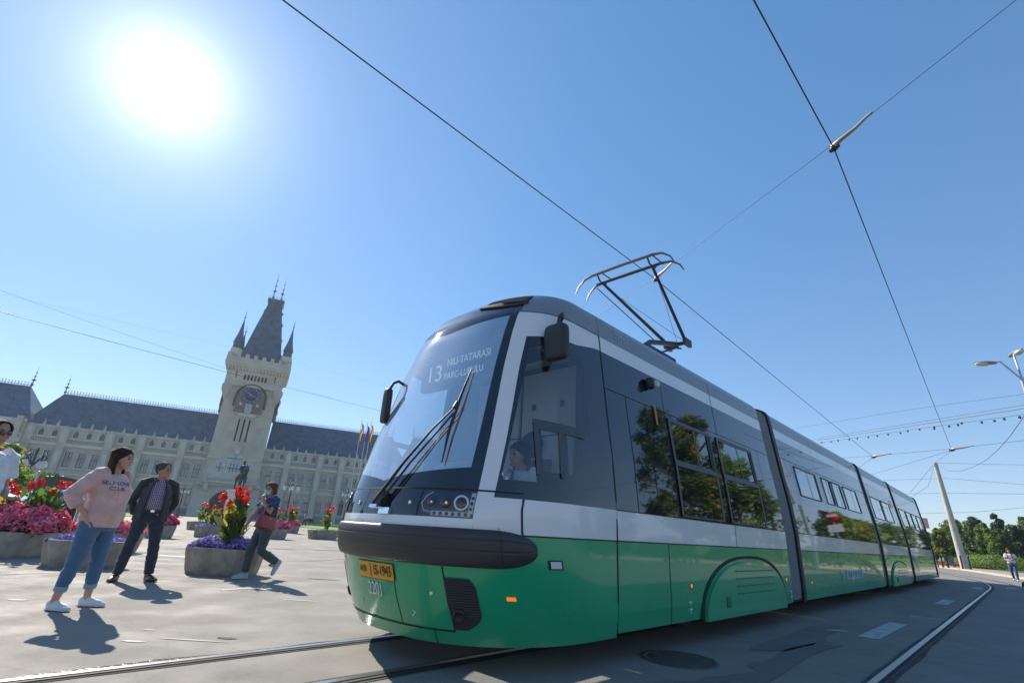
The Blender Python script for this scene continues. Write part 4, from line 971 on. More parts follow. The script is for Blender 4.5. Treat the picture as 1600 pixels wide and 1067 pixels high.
# the driver is a thing of his own (see the people)
# ================================================================ WIRES, POLES, LAMPS, STREET THINGS
def atD(px, py, D):
    d = ray(px, py); h = math.hypot(d.x, d.y); return Vector((d.x/h*D, d.y/h*D, CAMH+d.z/h*D))
M_wire = mat('contact_wire', (.035,.032,.032), .5, .4)
M_cable = mat('grey_cable', (.10,.10,.11), .6)
M_clamp = mat('clamp_alloy', (.34,.31,.27), .5, .5)
def cable(name, pts, r, label, group=None, m=None, n=6, sag=0.):
    P = []
    pts = [Vector(p) for p in pts]
    for i in range(len(pts)-1):
        for k in range(8):
            t = k/8; p = pts[i].lerp(pts[i+1], t); p.z -= sag*4*t*(1-t); P.append(p)
    P.append(pts[-1]); o0 = P[0].copy(); b = MB(); b.tube([p-o0 for p in P], r, n); o = b.build(name, m or M_wire); o.location = o0
    tag(o, label, 'cable' if name == 'cable' else 'wire', group); return o
H1 = at(1025, 437, 5.62); E1 = at(1365, 714, 5.45); A1 = at(445, 0, 5.5); A1b = A1+(A1-H1).normalized()*9
H2 = at(1303, 232, 5.62); E2 = at(1487, 703, 5.45); A2 = at(1178, 0, 5.5); A2b = A2+(A2-H2).normalized()*9
E1b = E1+(E1-H1).normalized()*16+Vector((-5, 2, 0)); E2b = E2+(E2-H2).normalized()*14+Vector((-6, 3, 0))
cable('contact_wire', [A1b, H1, E1, E1b], .0075, 'dark contact wire over the tram, touched by the pantograph', 'tram contact wires', sag=.02)
cable('contact_wire', [A2b, H2, E2, E2b], .0075, 'dark contact wire over the empty right hand track', 'tram contact wires', sag=.02)
P_R = H2+(H2-H1).normalized()*7+Vector((0, 0, .35)); P_L = H1+(H1-H2).normalized()*16+Vector((0, 0, .7))
cable('span_wire', [P_R, H2+Vector((0, 0, .06)), H1+Vector((0, 0, .06)), P_L], .0035, 'thin span wire crossing both contact wires above the tram', 'span wires')
E0 = E1+(E1-E2).normalized()*12+Vector((0, 0, .4)); E3 = E2+(E2-E1).normalized()*14+Vector((0, 0, .4))
cable('span_wire', [E0, E1+Vector((0, 0, .06)), E2+Vector((0, 0, .06)), E3], .006, 'far span wire with insulators behind the tram roof', 'span wires')
def hanger(p, d, label, s=1.):
    e = empty('wire_hanger', p, 0, label, 'wire clamp', 'wire hangers'); d = d.normalized(); b = MB()
    b.tube([Vector((0, 0, -.03)), Vector((0, 0, .03)), d*.10*s+Vector((0, 0, .05)), d*.30*s+Vector((0, 0, .06)), d*.42*s+Vector((0, 0, .09)), d*.50*s+Vector((0, 0, .10))], [.02*s, .036*s, .028*s, .020*s, .016*s, .016*s], 8); b.build('arm', M_clamp, e)
    b = MB(); b.ell((0, 0, 0), (.045*s, .045*s, .04*s), 10, 8); b.tube([d*-.05*s, d*.06*s], .03*s, 8); b.build('clamp', M_dark, e)
hanger(H2, H2-H1, 'large wire clamp on the right hand contact wire, high in the picture'); hanger(H1, H2-H1, 'wire clamp just behind the pantograph')
hanger(E1, E2-E1, 'small clamp at the far end of the wire over the tram', 1.6); hanger(E2, E2-E1, 'small clamp above the catenary pole', 1.6)
for t, l in ((1.35, 'insulator on the far span wire right of its clamp'), (1.62, 'rightmost insulator on the far span wire')):
    p = E1.lerp(E2, 1)+(E3-E2)*(t-1)*.9; d = (E3-E2).normalized(); b = MB(); b.tube([d*-.45, d*-.2, d*.2, d*.45], [.02, .05, .05, .02], 8); o = b.build('insulator', M_dark); o.location = p+Vector((0, 0, .06)); tag(o, l, 'insulator', 'span wire insulators')
G = 'thin cables crossing the sky on the right'
cable('cable', [atD(1225, 672, 60), atD(1420, 640, 45), atD(1640, 610, 34)], .012, 'highest thin cable low in the right hand sky', G, M_cable)
cable('cable', [atD(1272, 686, 60), atD(1420, 662, 44), atD(1640, 626, 32)], .013, 'upper of the two close cables above the festoon cable', G, M_cable)
cable('cable', [atD(1276, 688, 60), atD(1420, 666, 44), atD(1640, 632, 32)], .016, 'lower of the two close cables above the festoon cable', G, M_cable)
fs = empty('festoon_cable', atD(1440, 667, 40), 0, 'cable hung with small dark clips in the right hand sky', 'cable', G)
fp = [atD(1278, 692, 50), atD(1440, 669, 40), atD(1640, 642, 30)]; b = MB(); b.tube([p-fs.location for p in fp], .012, 6); b.build('line', M_cable, fs)
for i in range(22):
    t = i/21*1.9; p = (fp[0].lerp(fp[1], t) if t < 1 else fp[1].lerp(fp[2], t-1))-fs.location+Vector((random.uniform(-.3, .3), 0, -.08)); b = MB(); b.box(p+Vector((-.035, -.035, -.05)), p+Vector((.035, .035, .06))); b.build('clip', M_dark, fs)
cable('cable', [atD(1380, 750, 80), atD(1480, 747, 70), atD(1640, 760, 60)], .018, 'level cable crossing behind the catenary pole below its top', G, M_cable)
cable('cable', [atD(1385, 772, 80), atD(1478, 770, 70), atD(1640, 772, 60)], .018, 'level cable crossing behind the middle of the catenary pole', G, M_cable)
cable('cable', [atD(1430, 802, 95), atD(1520, 800, 90), atD(1640, 789, 80)], .02, 'lowest cable just above the treetops', G, M_cable)
PT = atD(1461, 723, 68)
cable('cable', [PT, atD(1640, 727, 60)], .018, 'cable leaving the top of the catenary pole to the right', G, M_cable)
cable('cable', [PT, atD(1482, 736, 58), atD(1500, 736, 51), atD(1520, 730, 45), atD(1540, 719, 40), atD(1560, 702, 36), atD(1580, 679, 33), atD(1600, 650, 30), atD(1640, 585, 26)], .014, 'slack cable curving up from the pole top to the right edge', G, M_cable)
cable('cable', [PT, atD(1422, 770, 60)], .014, 'upper short cable slanting from the pole top down to the tram', G, M_cable)
cable('cable', [PT, atD(1450, 760, 62), atD(1420, 778, 60)], .012, 'lower sagging cable slanting from the pole to the tram', G, M_cable)
cable('cable', [E2, PT], .010, 'wire from the far clamp down to the pole top', G, M_cable)
G2 = 'cables crossing the sky on the left'
cable('cable', [atD(-60, 470, 24), atD(0, 487, 26), atD(200, 541, 34), atD(430, 601, 46), atD(640, 653, 62)], .014, 'thickest dark cable passing in front of the clock tower', G2, M_wire)
cable('cable', [atD(-60, 432, 30), atD(130, 500, 36), atD(345, 573, 46), atD(520, 622, 60)], .007, 'thin cable above the thick one at the left', G2, M_cable)
cable('cable', [atD(-60, 445, 34), atD(300, 528, 46), atD(640, 612, 66)], .0045, 'faintest cable crossing the tower roof', G2, M_cable)
# catenary pole
bp_ = atD(1508, 888, 68); bp_.z = .12
e = empty('catenary_pole', bp_, 0, 'tall leaning pale concrete pole beside the bollards', 'pole'); top = PT-bp_
b = MB(); b.tube([Vector((0, 0, 0)), top*.02, top*.25, top*.5, top], [.38, .34, .31, .26, .18], 14); b.build('shaft', mat('pole_concrete', (.44,.41,.36), .85, var=.15, vs=2), e)
b = MB()
for f in (.5, .93, .99): b.tube([top*(f-.006), top*(f+.006)], .27-.08*f, 12)
b.tube([top*.96+Vector((-.5, -.3, 0)), top*.96+Vector((.5, .3, 0))], .04, 6); b.build('bands', M_metal, e)
# street lamp at the right edge
lb = atD(1632, 700, 28); lb.z = .12; e = empty('street_lamp', lb, 0, 'grey street lamp with two heads on curved arms at the right edge', 'street lamp')
ht = 7.9; hd1 = atD(1548, 567, 28)-lb; hd2 = atD(1583, 554, 28.4)-lb
b = MB(); b.tube([(0, 0, 0), (0, 0, 3), (0, 0, ht)], [.11, .09, .07], 12); b.build('post', M_metal, e)
for hd, bend in ((hd1, .55), (hd2, .1)):
    b = MB(); t0 = Vector((0, 0, ht-.1)); b.tube([t0, t0+(Vector((hd.x*.35, hd.y*.35, (hd.z-ht)*.65))), Vector((hd.x*.62, hd.y*.62, ht+(hd.z-ht)*(1.-.0*bend))), Vector((hd.x*.86, hd.y*.86, hd.z)), hd*1.0], .032, 8); b.build('arm', M_metal, e)
for hd, dr in ((hd1, Vector((-1, .35, .05))), (hd2, Vector((-.25, -1, .1)))):
    dr.normalize(); sdv = Vector((-dr.y, dr.x, 0)).normalized(); Mh = basis(hd, dr, sdv, dr.cross(sdv))
    h = MB(); h.grid(lambda a, c: Mh @ Vector(((a-.25)*.78, .15*math.sin(math.pi*min(1, .12+a*.9))**.6*math.cos(2*math.pi*c), .075*math.sin(math.pi*min(1, .12+a*.88))**.6*math.sin(2*math.pi*c))), 14, 16, 0); hh = h.build('lamp_head', mat('lamp_head_grey', (.26,.25,.24), .5), e)
    h = MB(); h.ell(Mh @ Vector((.3, 0, -.05)), (.26, .14, .10), 12, 8, 0, Mh.to_3x3().to_4x4()); h.build('lens', mat('lamp_lens', (.55,.54,.48), .15, coat=1.), hh)
# bollards, bin, signs on the far footway
for px, py, l in ((1505, 889, 'dark bollard touching the left of the catenary pole'), (1518, 891, 'dark bollard just right of the catenary pole'), (1466, 885, 'leftmost dark bollard by the tail of the tram'), (1474, 886, 'second dark bollard from the tram tail'), (1482, 886, 'dark bollard left of the litter bin')):
    p = atD(px, py, 66); p.z = .12; b = MB(); b.lathe([(.09, 0), (.09, .06), (.065, .08), (.06, 1.0), (.075, 1.02), (.07, 1.12), (.03, 1.18)], n=12); o = b.build('bollard', M_dark); o.location = p; tag(o, l, 'bollard', 'bollards on the far footway')
p = atD(1487, 886, 72); p.z = .12; e = empty('litter_bin', p, .3, 'grey litter bin between the bollards and the pole', 'litter bin'); b = MB(); b.lathe([(.28, .15), (.34, .9), (.36, .92), (.30, .94)], n=16); b.build('bin_body', mat('bin_grey', (.12,.125,.13), .6), e); b = MB(); b.box((-.42, -.04, 0), (-.36, .04, 1.15)); b.box((.36, -.04, 0), (.42, .04, 1.15)); b.build('stand', M_dark, e)
p = atD(1456, 880, 90); p.z = .1; e = empty('road_sign', p, -.7, 'small pinkish red sign panel on a post above the tail of the tram', 'sign'); b = MB(); b.tube([(0, 0, 0), (0, 0, 5.6)], .06, 8); b.build('post', M_metal, e); b = MB(); b.box((-.6, -.08, 4.4), (.6, -.03, 5.7)); b.build('panel', mat('faded_pink_panel', (.75,.34,.34), .6), e)
# lamp posts of the square
M_lampiron = mat('lamp_iron', (.05,.055,.05), .5, .3)
def plaza_lamp(p, h, label, s=1.):
    e = empty('plaza_lamp', p, random.random(), label, 'street lamp', 'ornate lamps of the square')
    b = MB(); b.lathe([(.28, 0), (.28, .3), (.2, .4), (.16, .9), (.09, 1.1), (.07, h*.6), (.05, h-.5), (.09, h-.45), (.05, h-.3), (.04, h+.25), (.08, h+.3), (.02, h+.5)], n=12); b.build('post', M_lampiron, e)
    for k in range(4):
        a = k*math.pi/2; d = Vector((math.cos(a), math.sin(a), 0)); b = MB(); b.tube([d*.04+Vector((0, 0, h-.5)), d*.3+Vector((0, 0, h-.15)), d*.5+Vector((0, 0, h+.15)), d*.62+Vector((0, 0, h-.05)), d*.6+Vector((0, 0, h-.25))], .028, 6); ar = b.build('arm', M_lampiron, e)
        b = MB(); b.lathe([(.04, -.22), (.07, -.25), (.16, -.40), (.17, -.48), (.12, -.58), (.03, -.63)], (d.x*.6, d.y*.6, h), 12); b.build('globe', mat('milky_globe', (.62,.63,.60), .25, coat=.5), ar)
    return e
def lamp_at(px, py, D, label):
    p = atD(px, py, D); h = p.z-.5; p.z = 0; plaza_lamp(p, h, label)
lamp_at(61, 699, 40, 'ornate lamp with milky globes above the red cannas at the far left')
lamp_at(459, 747, 52, 'ornate lamp post right of the masked woman, before the palace')
lamp_at(545, 762, 72, 'distant lamp post close to the left of the tram')
lamp_at(290, 757, 85, 'distant lamp post before the left side of the tower')
# flags
for px, py, ty, l, cols in ((566, 657, 812, 'leftmost flagpole with the blue, yellow and red flag', ((.01,.05,.30), (.55,.40,.03), (.50,.02,.03))), (574.5, 660, 812, 'middle flagpole with the dark blue flag', ((.01,.03,.22),)), (581, 659, 813, 'rightmost flagpole with the red and yellow flag', ((.45,.05,.03), (.65,.45,.05)))):
    p = atD(px, py, 100); h = p.z; p.z = 0; e = empty('flagpole', p, 0, l, 'flagpole', 'flagpoles before the palace'); b = MB(); b.tube([(0, 0, 0), (0, 0, h)], [.09, .045], 8); b.ell((0, 0, h), (.1, .1, .1), 8, 6); b.build('pole', mat('white_pole', (.6,.6,.6), .4), e)
    b = MB(); L_ = 3.2; W_ = .5
    def ff(a, c): return Vector((.05+a*W_+.12*math.sin(c*6), .35*math.sin(a*9+c*3)*(.3+a*.3), h-.5-c*L_-a*.5))
    b.grid(ff, 12, 16, 0, True, mf=lambda i, j: int(i*len(cols)/12)); b.build('flag', [mat('flag_%d%d' % (int(c[0]*100), int(c[2]*100)), c, .8, trans=.3) for c in cols], e)
# equestrian statue
p = atD(372, 765, 62); p.z = 0; e = empty('equestrian_statue', p, math.atan2(-p.y, -p.x)+.35, 'dark bronze horse and rider on a pedestal before the tower door', 'statue')
M_bronze = mat('dark_bronze', (.035,.045,.04), .45, .5, var=.3, vs=2)
zt_ = atD(372, 765, 62).z; b = MB(); b.box((-1.2, -.75, 0), (1.2, .75, .5)); b.box((-1.0, -.6, .5), (1.0, .6, zt_-.3)); b.box((-1.15, -.7, zt_-.3), (1.15, .7, zt_)); b.build('pedestal', M_stone2, e)
b = MB(); z = zt_
b.ell((0, 0, z+1.35), (.85, .36, .42), 14, 10); b.tube([(.6, 0, z+1.5), (.95, 0, z+1.95), (1.1, 0, z+2.3)], [.32, .24, .17], 10); b.tube([(1.08, 0, z+2.3), (1.35, 0, z+2.1), (1.5, 0, z+1.95)], [.16, .13, .09], 8)
for x, y, f in ((.6, .2, 0), (.65, -.2, .3), (-.6, .2, -.1), (-.65, -.2, .1)): b.tube([(x, y, z+1.3), (x+f*.6, y, z+.75), (x+f*.4, y, z+.1), (x+f*.4+.1, y, z)], [.17, .1, .07, .1], 8)
b.tube([(-.8, 0, z+1.5), (-1.05, 0, z+1.3), (-1.1, 0, z+.6)], [.07, .1, .04], 8)
b.build('horse', M_bronze, e)
b = MB(); b.tube([(0, 0, z+1.5), (0, 0, z+2.0), (.03, 0, z+2.45), (.03, 0, z+2.55)], [.27, .24, .27, .12], 12); b.ell((.05, 0, z+2.75), (.15, .13, .17), 10, 8); b.lathe([(.16, 2.85), (.13, 2.98), (.05, 3.05)], (.05, 0, z), 8)
for s in (-1, 1): b.tube([(0, s*.15, z+1.6), (.3, s*.42, z+1.3), (.2, s*.45, z+.75)], [.16, .12, .09], 8); b.tube([(.02, s*.27, z+2.4), (.15, s*.38, z+2.05), (.45, s*.25, z+1.95)], [.1, .08, .06], 8)
b.build('rider', M_bronze, e)
# black board with the 7
p = atD(80, 800, 20); p.z = 0; e = empty('sign_board', p, math.radians(22), 'black board with a white 7 behind the pink flowers', 'sign')
b = MB(); b.box((-.56, -.03, .55), (.56, .03, 1.62)); b.prism([(-.60, 1.62), (.60, 1.62), (.4, 1.70), (0, 1.76), (-.4, 1.70)], -.05, .05); b.build('board', mat('black_board', (.015,.015,.017), .4, coat=.3), e)
for s in (-1, 1): b = MB(); b.tube([(s*.62, 0, 0), (s*.62, 0, 1.75)], .04, 8); b.ell((s*.62, 0, 1.8), (.06, .06, .06), 8, 6); b.build('post', M_metal, e)
text('number', '7', .72, basis(Vector((.1, -.035, 1.12)), Vector((1, 0, 0)), Vector((0, 0, 1)), Vector((0, -1, 0))), M_wtext, e, .002, sx=1.25)
b = MB(); b.box((.12, -.034, 1.46), (.28, -.031, 1.52)); b.box((-.5, -.034, 1.2), (-.42, -.031, 1.3)); b.build('small_print', M_wtext, e)
# park bench
p = atD(350, 806, 60); p.z = 0; e = empty('park_bench', p, .5, 'small dark bench on the square left of the tower portal', 'bench')
b = MB(); b.box((-.9, -.22, .42), (.9, .22, .47)); b.build('seat', mat('bench_wood', (.12,.07,.04), .7), e); b = MB(); b.box((-.9, .22, .5), (.9, .27, .9)); b.build('backrest', mat('bench_wood', (.12,.07,.04), .7), e)
for s in (-1, 1): b = MB(); b.box((s*.75-.04, -.2, 0), (s*.75+.04, .25, .42)); b.build('leg', M_dark, e)
# white car, mostly beyond the left edge
p = atD(-78, 830, 20); p.z = 0; e = empty('parked_car', p, math.radians(28), 'white car whose bonnet shows at the left edge behind the planter', 'car')
b = MB()
prof = [(-2.1, .35), (-2.1, .8), (-1.95, .98), (-1.2, 1.05), (-.55, 1.42), (.7, 1.46), (1.15, 1.05), (1.95, .93), (2.12, .75), (2.12, .35)]
prof = [(-x, z) for x, z in prof][::-1]; b.prism([(x, z) for x, z in prof], -.82, .82); b.box((-2.1, -.86, .35), (2.1, .86, .85))
co = b.build('body', mat('white_car_paint', (.6,.61,.62), .25, coat=1.), e); co.modifiers.new('b', 'BEVEL').width = .06
b = MB(); b.prism([(-1.1, 1.0), (1.05, 1.0), (.5, 1.38), (-.65, 1.38)], -.835, .835); b.box((-1.12, -.7, 1.05), (-.72, .7, 1.3)); b.build('windows', M_gblk, e)
for x in (-1.3, 1.3):
    for y in (-.8, .66): b = MB(); b.lathe([(.32, 0), (.32, .18), (.18, .19), (.05, .2)], n=20, M=Matrix.Translation((x, y, .32)) @ Matrix.Rotation(-math.pi/2 if y > 0 else math.pi/2, 4, 'X')); b.build('wheel', M_black, e)
for y in (-.6, .6): b = MB(); b.ell((2.08, y, .72), (.08, .2, .1), 10, 6); b.build('headlight', mat('clear_lens', (.55,.58,.62), .1), e)
# far no-entry sign across the street (it mirrors in the tram's side)
p = Vector((29., 25.6, .12)); e = empty('road_sign', p, math.radians(-60), 'red and white no entry sign with a white plate across the street', 'sign')
b = MB(); b.tube([(0, 0, 0), (0, 0, 4.2)], .06, 10); b.build('post', M_metal, e)
RX = Matrix.Rotation(math.pi/2, 4, 'X')
b = MB(); b.lathe([(.40, 0), (.40, .02), (.01, .02)], n=36, M=Matrix.Translation((0, -.09, 3.85)) @ RX, mi=0); b.box((-.29, -.118, 3.77), (.29, -.112, 3.93), 1); b.build('disc', [mat('sign_red', (.6,.02,.03), .4), mat('sign_white', (.7,.7,.7), .4)], e)
b = MB(); b.box((-.42, -.11, 2.85), (.42, -.08, 3.3)); b.build('plate', mat('sign_white', (.7,.7,.7), .4), e)
# ================================================================ TREES, PLANTS
def leafmat(name, c, tr=.35): return mat(name, c, .55, var=.35, vs=.9, trans=tr)
ML = [leafmat('leaf_dark_green', (.06,.105,.025), .45), leafmat('leaf_mid_green', (.10,.17,.035), .5), leafmat('leaf_fresh_green', (.17,.26,.05), .5), leafmat('leaf_yellow_green', (.24,.23,.035), .45), leafmat('leaf_conifer', (.045,.085,.04), .4)]
M_bark = mat('bark', (.09,.07,.05), .9, var=.3, vs=6, bump=.5, bs=20)
def crown(b, cx, cz0, cz1, r, n, ls, rng, kinds, conic=False, clumps=26):
    C = []
    for i in range(clumps):
        t = rng.random(); z = cz0+(cz1-cz0)*t
        prof = (1-t*.92) if conic else math.sin(math.pi*min(1, .12+.86*t))**.6
        a = rng.random()*2*math.pi; rr = r*prof*(.25+.75*rng.random()**.5)
        C.append((Vector((cx[0]+rr*math.cos(a), cx[1]+rr*math.sin(a), z)), r*(.16+.26*rng.random())*(prof*.6+.4), rng.choice(kinds)))
    for i in range(n):
        c, cr, k = C[int(rng.random()*clumps)]
        d = Vector((rng.gauss(0, 1), rng.gauss(0, 1), rng.gauss(0, .8))).normalized()*cr*(.2+1.1*rng.random()**.8); p = c+d
        s = ls*(.6+.8*rng.random()); nn = (d.normalized()*.6+Vector((rng.gauss(0, .6), rng.gauss(0, .6), rng.gauss(.4, .6)))).normalized()
        u = nn.orthogonal().normalized(); u = (Matrix.Rotation(rng.random()*6.28, 3, nn) @ u); w = nn.cross(u)
        mi = k if rng.random() < .8 else rng.choice(kinds)
        b.add([p-u*s, p-w*s*.45, p+u*s, p+w*s*.45], [(0, 1, 2, 3)], mi)
def tree(p, h, r, label, seed, kinds=(0, 1), n=5000, ls=.16, z0=.25, conic=False, cat='tree', group=None, clumps=70):
    rng = random.Random(seed); e = empty('tree', p, 0, label, cat, group)
    b = MB(); b.tube([(0, 0, 0), (.05*h*.2, 0, h*.25), (0, .02*h, h*.55), (.02*h, 0, h*.85)], [.035*h, .025*h, .016*h, .005*h], 8)
    for i in range(6):
        a = rng.random()*6.28; zz = h*(.28+.09*i); l = r*.7; b.tube([(0, 0, zz), (math.cos(a)*l*.5, math.sin(a)*l*.5, zz+l*.35), (math.cos(a)*l, math.sin(a)*l, zz+l*.6)], [.014*h, .008*h, .003*h], 5)
    b.build('trunk', M_bark, e)
    b = MB(); crown(b, (0, 0), h*z0, h*.97, r, n, ls, rng, kinds, conic, clumps); b.build('crown', ML, e); return e
def tree_px(px, pt, D, wpx, label, seed, **k):
    t = atD(px, pt, D); sc = D/770/ (1+((px-800)/770)**2)**.0
    p = Vector((t.x, t.y, .1)); w = (atD(px+wpx/2, pt, D)-atD(px-wpx/2, pt, D)).length/2
    return tree(p, t.z-.1, w, label, seed, **k)
GT = 'trees beyond the far footway'
tree_px(1464, 822, 88, 26, 'narrow yellow green tree just right of the tram tail', 1, kinds=(1, 3, 3, 0), n=5000, ls=.16, z0=.24, group=GT)
tree_px(1448, 832, 105, 30, 'dark tree half hidden by the tram tail', 11, kinds=(0, 1), n=4500, ls=.21, z0=.1, group=GT)
tree_px(1488, 812, 118, 50, 'pale fresh green tree behind the catenary pole', 2, kinds=(2, 1, 3), n=8000, ls=.24, z0=.14, group=GT)
tree_px(1484, 838, 92, 26, 'low round tree left of the foot of the catenary pole', 3, kinds=(1, 0, 2), n=5500, ls=.18, z0=.14, group=GT)
tree_px(1519, 807, 96, 44, 'ragged conifer right of the catenary pole', 4, kinds=(4, 0, 1), n=9500, ls=.19, z0=.12, conic=False, group=GT)
tree_px(1534, 818, 88, 36, 'lower mid green tree before the conifers', 5, kinds=(0, 1, 2), n=7000, ls=.17, z0=.14, group=GT)
tree_px(1552, 798, 100, 54, 'tallest dark conifer near the right edge', 6, kinds=(4, 4, 0), n=10500, ls=.19, z0=.05, conic=True, group=GT, clumps=44)
tree_px(1557, 826, 86, 34, 'grey green tree before the tallest conifer', 7, kinds=(1, 2, 0), n=7000, ls=.2, z0=.14, group=GT)
tree_px(1580, 820, 92, 40, 'very dark tree above the walking pedestrian', 8, kinds=(4, 0), n=8000, ls=.18, z0=.14, group=GT)
tree_px(1600, 806, 104, 44, 'mid green tree cut by the right edge', 9, kinds=(1, 0, 2), n=8000, ls=.21, z0=.14, group=GT)
tree_px(1626, 812, 90, 44, 'tree beyond the right edge', 10, kinds=(0, 1), n=4500, ls=.21, z0=.14, group=GT)
def bush(p, r, h, label, seed, kinds, n=2500, ls=.12, name='bush', cat='bush', group=None):
    rng = random.Random(seed); b = MB()
    for i in range(n):
        a = rng.random()*6.28; q = rng.random()**.5; x, y = r[0]*q*math.cos(a), r[1]*q*math.sin(a); z = h*(1-q*q)**.5*(.6+.45*rng.random())+h*.12*mnoise.noise(Vector((x*1.3, y*1.3, seed)))
        nn = Vector((x/r[0]*.8+rng.gauss(0, .5), y/r[1]*.8+rng.gauss(0, .5), .7+rng.gauss(0, .4))).normalized(); u = Matrix.Rotation(rng.random()*6.28, 3, nn) @ nn.orthogonal().normalized(); w = nn.cross(u); s = ls*(.6+.8*rng.random()); P = Vector((x, y, max(.02, z)))
        b.add([P-u*s, P-w*s*.4, P+u*s, P+w*s*.4], [(0, 1, 2, 3)], rng.choice(kinds))
    o = b.build(name, ML); o.location = p; tag(o, label, cat, group); return o
GB = 'low spreading shrubs on the lawn'
for px, py, D, rx, h, l in ((1542, 888, 78, 3.6, 1.35, 'low spreading fresh green shrub right of the catenary pole'), (1570, 889, 76, 3.6, 1.4, 'low spreading shrub left of the walking pedestrian'), (1556, 878, 88, 5., 1.9, 'shrub behind the other two low shrubs'), (1531, 882, 90, 2.4, 1.4, 'small shrub nearest the catenary pole')):
    p = atD(px, py, D); p.z = .1; o = bush(p, (rx, 2.2), h, l, px, (2, 1, 2, 2), 5000, .10, group=GB)
    o.rotation_euler.z = math.radians(-42)
p = atD(1496, 883, 76); p.z = .14; b = MB(); rng = random.Random(5)
for i in range(500):
    q = Vector((rng.uniform(-2.6, 2.6), rng.uniform(-.5, .5), rng.uniform(.1, .45))); u = Vector((rng.gauss(0, 1), rng.gauss(0, 1), 1)).normalized()*.1; w = Vector((.1, 0, .03)); b.add([q-u, q-w, q+u, q+w], [(0, 1, 2, 3)], 0 if rng.random() < .7 else 1)
o = b.build('flower_bed', [mat('red_bedding_petals', (.55,.10,.05), .7, trans=.3), ML[1]]); o.location = p; o.rotation_euler.z = math.radians(-42); tag(o, 'strip of red bedding flowers beside the litter bin', kind='stuff')
# trees across the street, mirrored in the dark side windows
GM = 'trees across the street behind the viewer'
for (x, y), h, r, k, sd, l in (((30., 16.2), 13.2, 2.3, (0, 1, 1, 3), 22, 'broad with some yellowing leaves'), ((30., 18.6), 12.4, 2.4, (0, 1, 3), 23, 'tallest of the row but one'), ((30.4, 20.4), 9.6, 2.2, (0, 1, 2), 28, 'middling, beside the tall ones'), ((31., 22.6), 7.4, 1.7, (1, 2), 24, 'lowest of the near row'), ((44., 36.), 6.5, 2.4, (1, 2, 3), 25, 'small and fresh green, farther up'), ((62, 52), 7., 4.5, (1, 0), 26, 'wide, farther up'), ((80, 71), 7.5, 5., (0, 1), 27, 'widest and last'), ((30, 11.5), 4.5, 1.3, (0, 4), 21, 'small dark conifer nearest behind the viewer'), ((31, 9), 4., 1.1, (0, 4), 29, 'smallest dark conifer')):
    tree(Vector((x, y, .1)), h, r, 'tree across the street, '+l, sd, kinds=k, n=7000 if h > 9 else 2500, ls=.17 if x < 40 else .3, z0=.10, group=GM, clumps=80)
for i in range(5):
    a = math.radians(49+i*7); D = 34-i*2; bush(Vector((math.sin(a)*D, math.cos(a)*D, .1)), (3.5, 1.4), 1.1, 'clipped hedge clump across the street, number %s from the bend' % ('one', 'two', 'three', 'four', 'five')[i], 60+i, (0, 1), 1200, .14, name='hedge', cat='hedge', group='hedge clumps across the street')
# left side trees
tree_px(14, 697, 34, 110, 'yellow green tree behind the man at the left edge', 31, kinds=(3, 2, 2), n=7000, ls=.13, z0=.12, group='trees left of the palace')
tree_px(-40, 690, 38, 90, 'mid green tree beyond the left edge', 32, kinds=(2, 1), n=3000, ls=.16, z0=.15, group='trees left of the palace')
tree_px(78, 742, 46, 90, 'low dark tree behind the black board', 33, kinds=(0, 1), n=8000, ls=.14, z0=.05, group='trees left of the palace')
# lawns before the palace
def palace_pt(x, y): return Matrix.Translation(PO) @ Matrix.Rotation(PRZ, 4, 'Z') @ Vector((x, y, 0))
def quad_lawn(P, label):
    b = MB(); b.add([(p.x, p.y, .05) for p in P]+[(p.x, p.y, 0) for p in P], [tuple(range(len(P)))]+[(i, len(P)+i, len(P)+(i+1) % len(P), (i+1) % len(P)) for i in range(len(P))]); tag(b.build('grass', M_grass), label, kind='structure')
quad_lawn([atD(470, 818, 62).xy.to_3d(), atD(620, 835, 46).xy.to_3d(), atD(700, 830, 60).xy.to_3d(), palace_pt(34, -12), palace_pt(9, -12)], 'mown lawn before the right wing of the palace')
quad_lawn([atD(285, 812, 88).xy.to_3d(), palace_pt(-9, -8), palace_pt(-34, -8), atD(120, 800, 62).xy.to_3d()], 'mown lawn before the left wing of the palace')
for i, (x, y) in enumerate(((10, -9), (13, -9), (16.5, -9), (20, -9), (24, -9), (28, -9))):
    bush(palace_pt(x, y), (1.1, .8), .9+.3*(i % 2), 'clipped shrub on the palace lawn, %s counted from the tower' % ('first', 'second', 'third', 'fourth', 'fifth', 'sixth')[i], 90+i, (0, 4), 500, .14, group='clipped shrubs on the palace lawn')
# ------------------------------------------------ planters and flowers
M_petr = mat('canna_red_petals', (.62,.02,.014), .5, var=.25, vs=5, trans=.3); M_pink = mat('pink_begonia_petals', (.75,.09,.20), .55, var=.3, vs=14, trans=.3); M_pink2 = mat('light_pink_petals', (.85,.28,.36), .55, trans=.3)
M_vio = mat('violet_petals', (.20,.12,.45), .6, var=.3, vs=20, trans=.25); M_vio2 = mat('pale_violet_petals', (.42,.36,.62), .6, trans=.25)
M_cleaf = mat('canna_leaf', (.08,.16,.025), .4, var=.35, vs=3, trans=.45); M_cleafy = mat('canna_leaf_yellow', (.30,.28,.04), .4, var=.2, vs=3, trans=.45); M_cleafd = mat('canna_leaf_bronze', (.05,.06,.02), .4, var=.3, vs=3, trans=.3)
M_bleaf = mat('bedding_leaf_dark', (.04,.06,.02), .5, trans=.3); M_soil = mat('soil', (.05,.035,.025), .95)
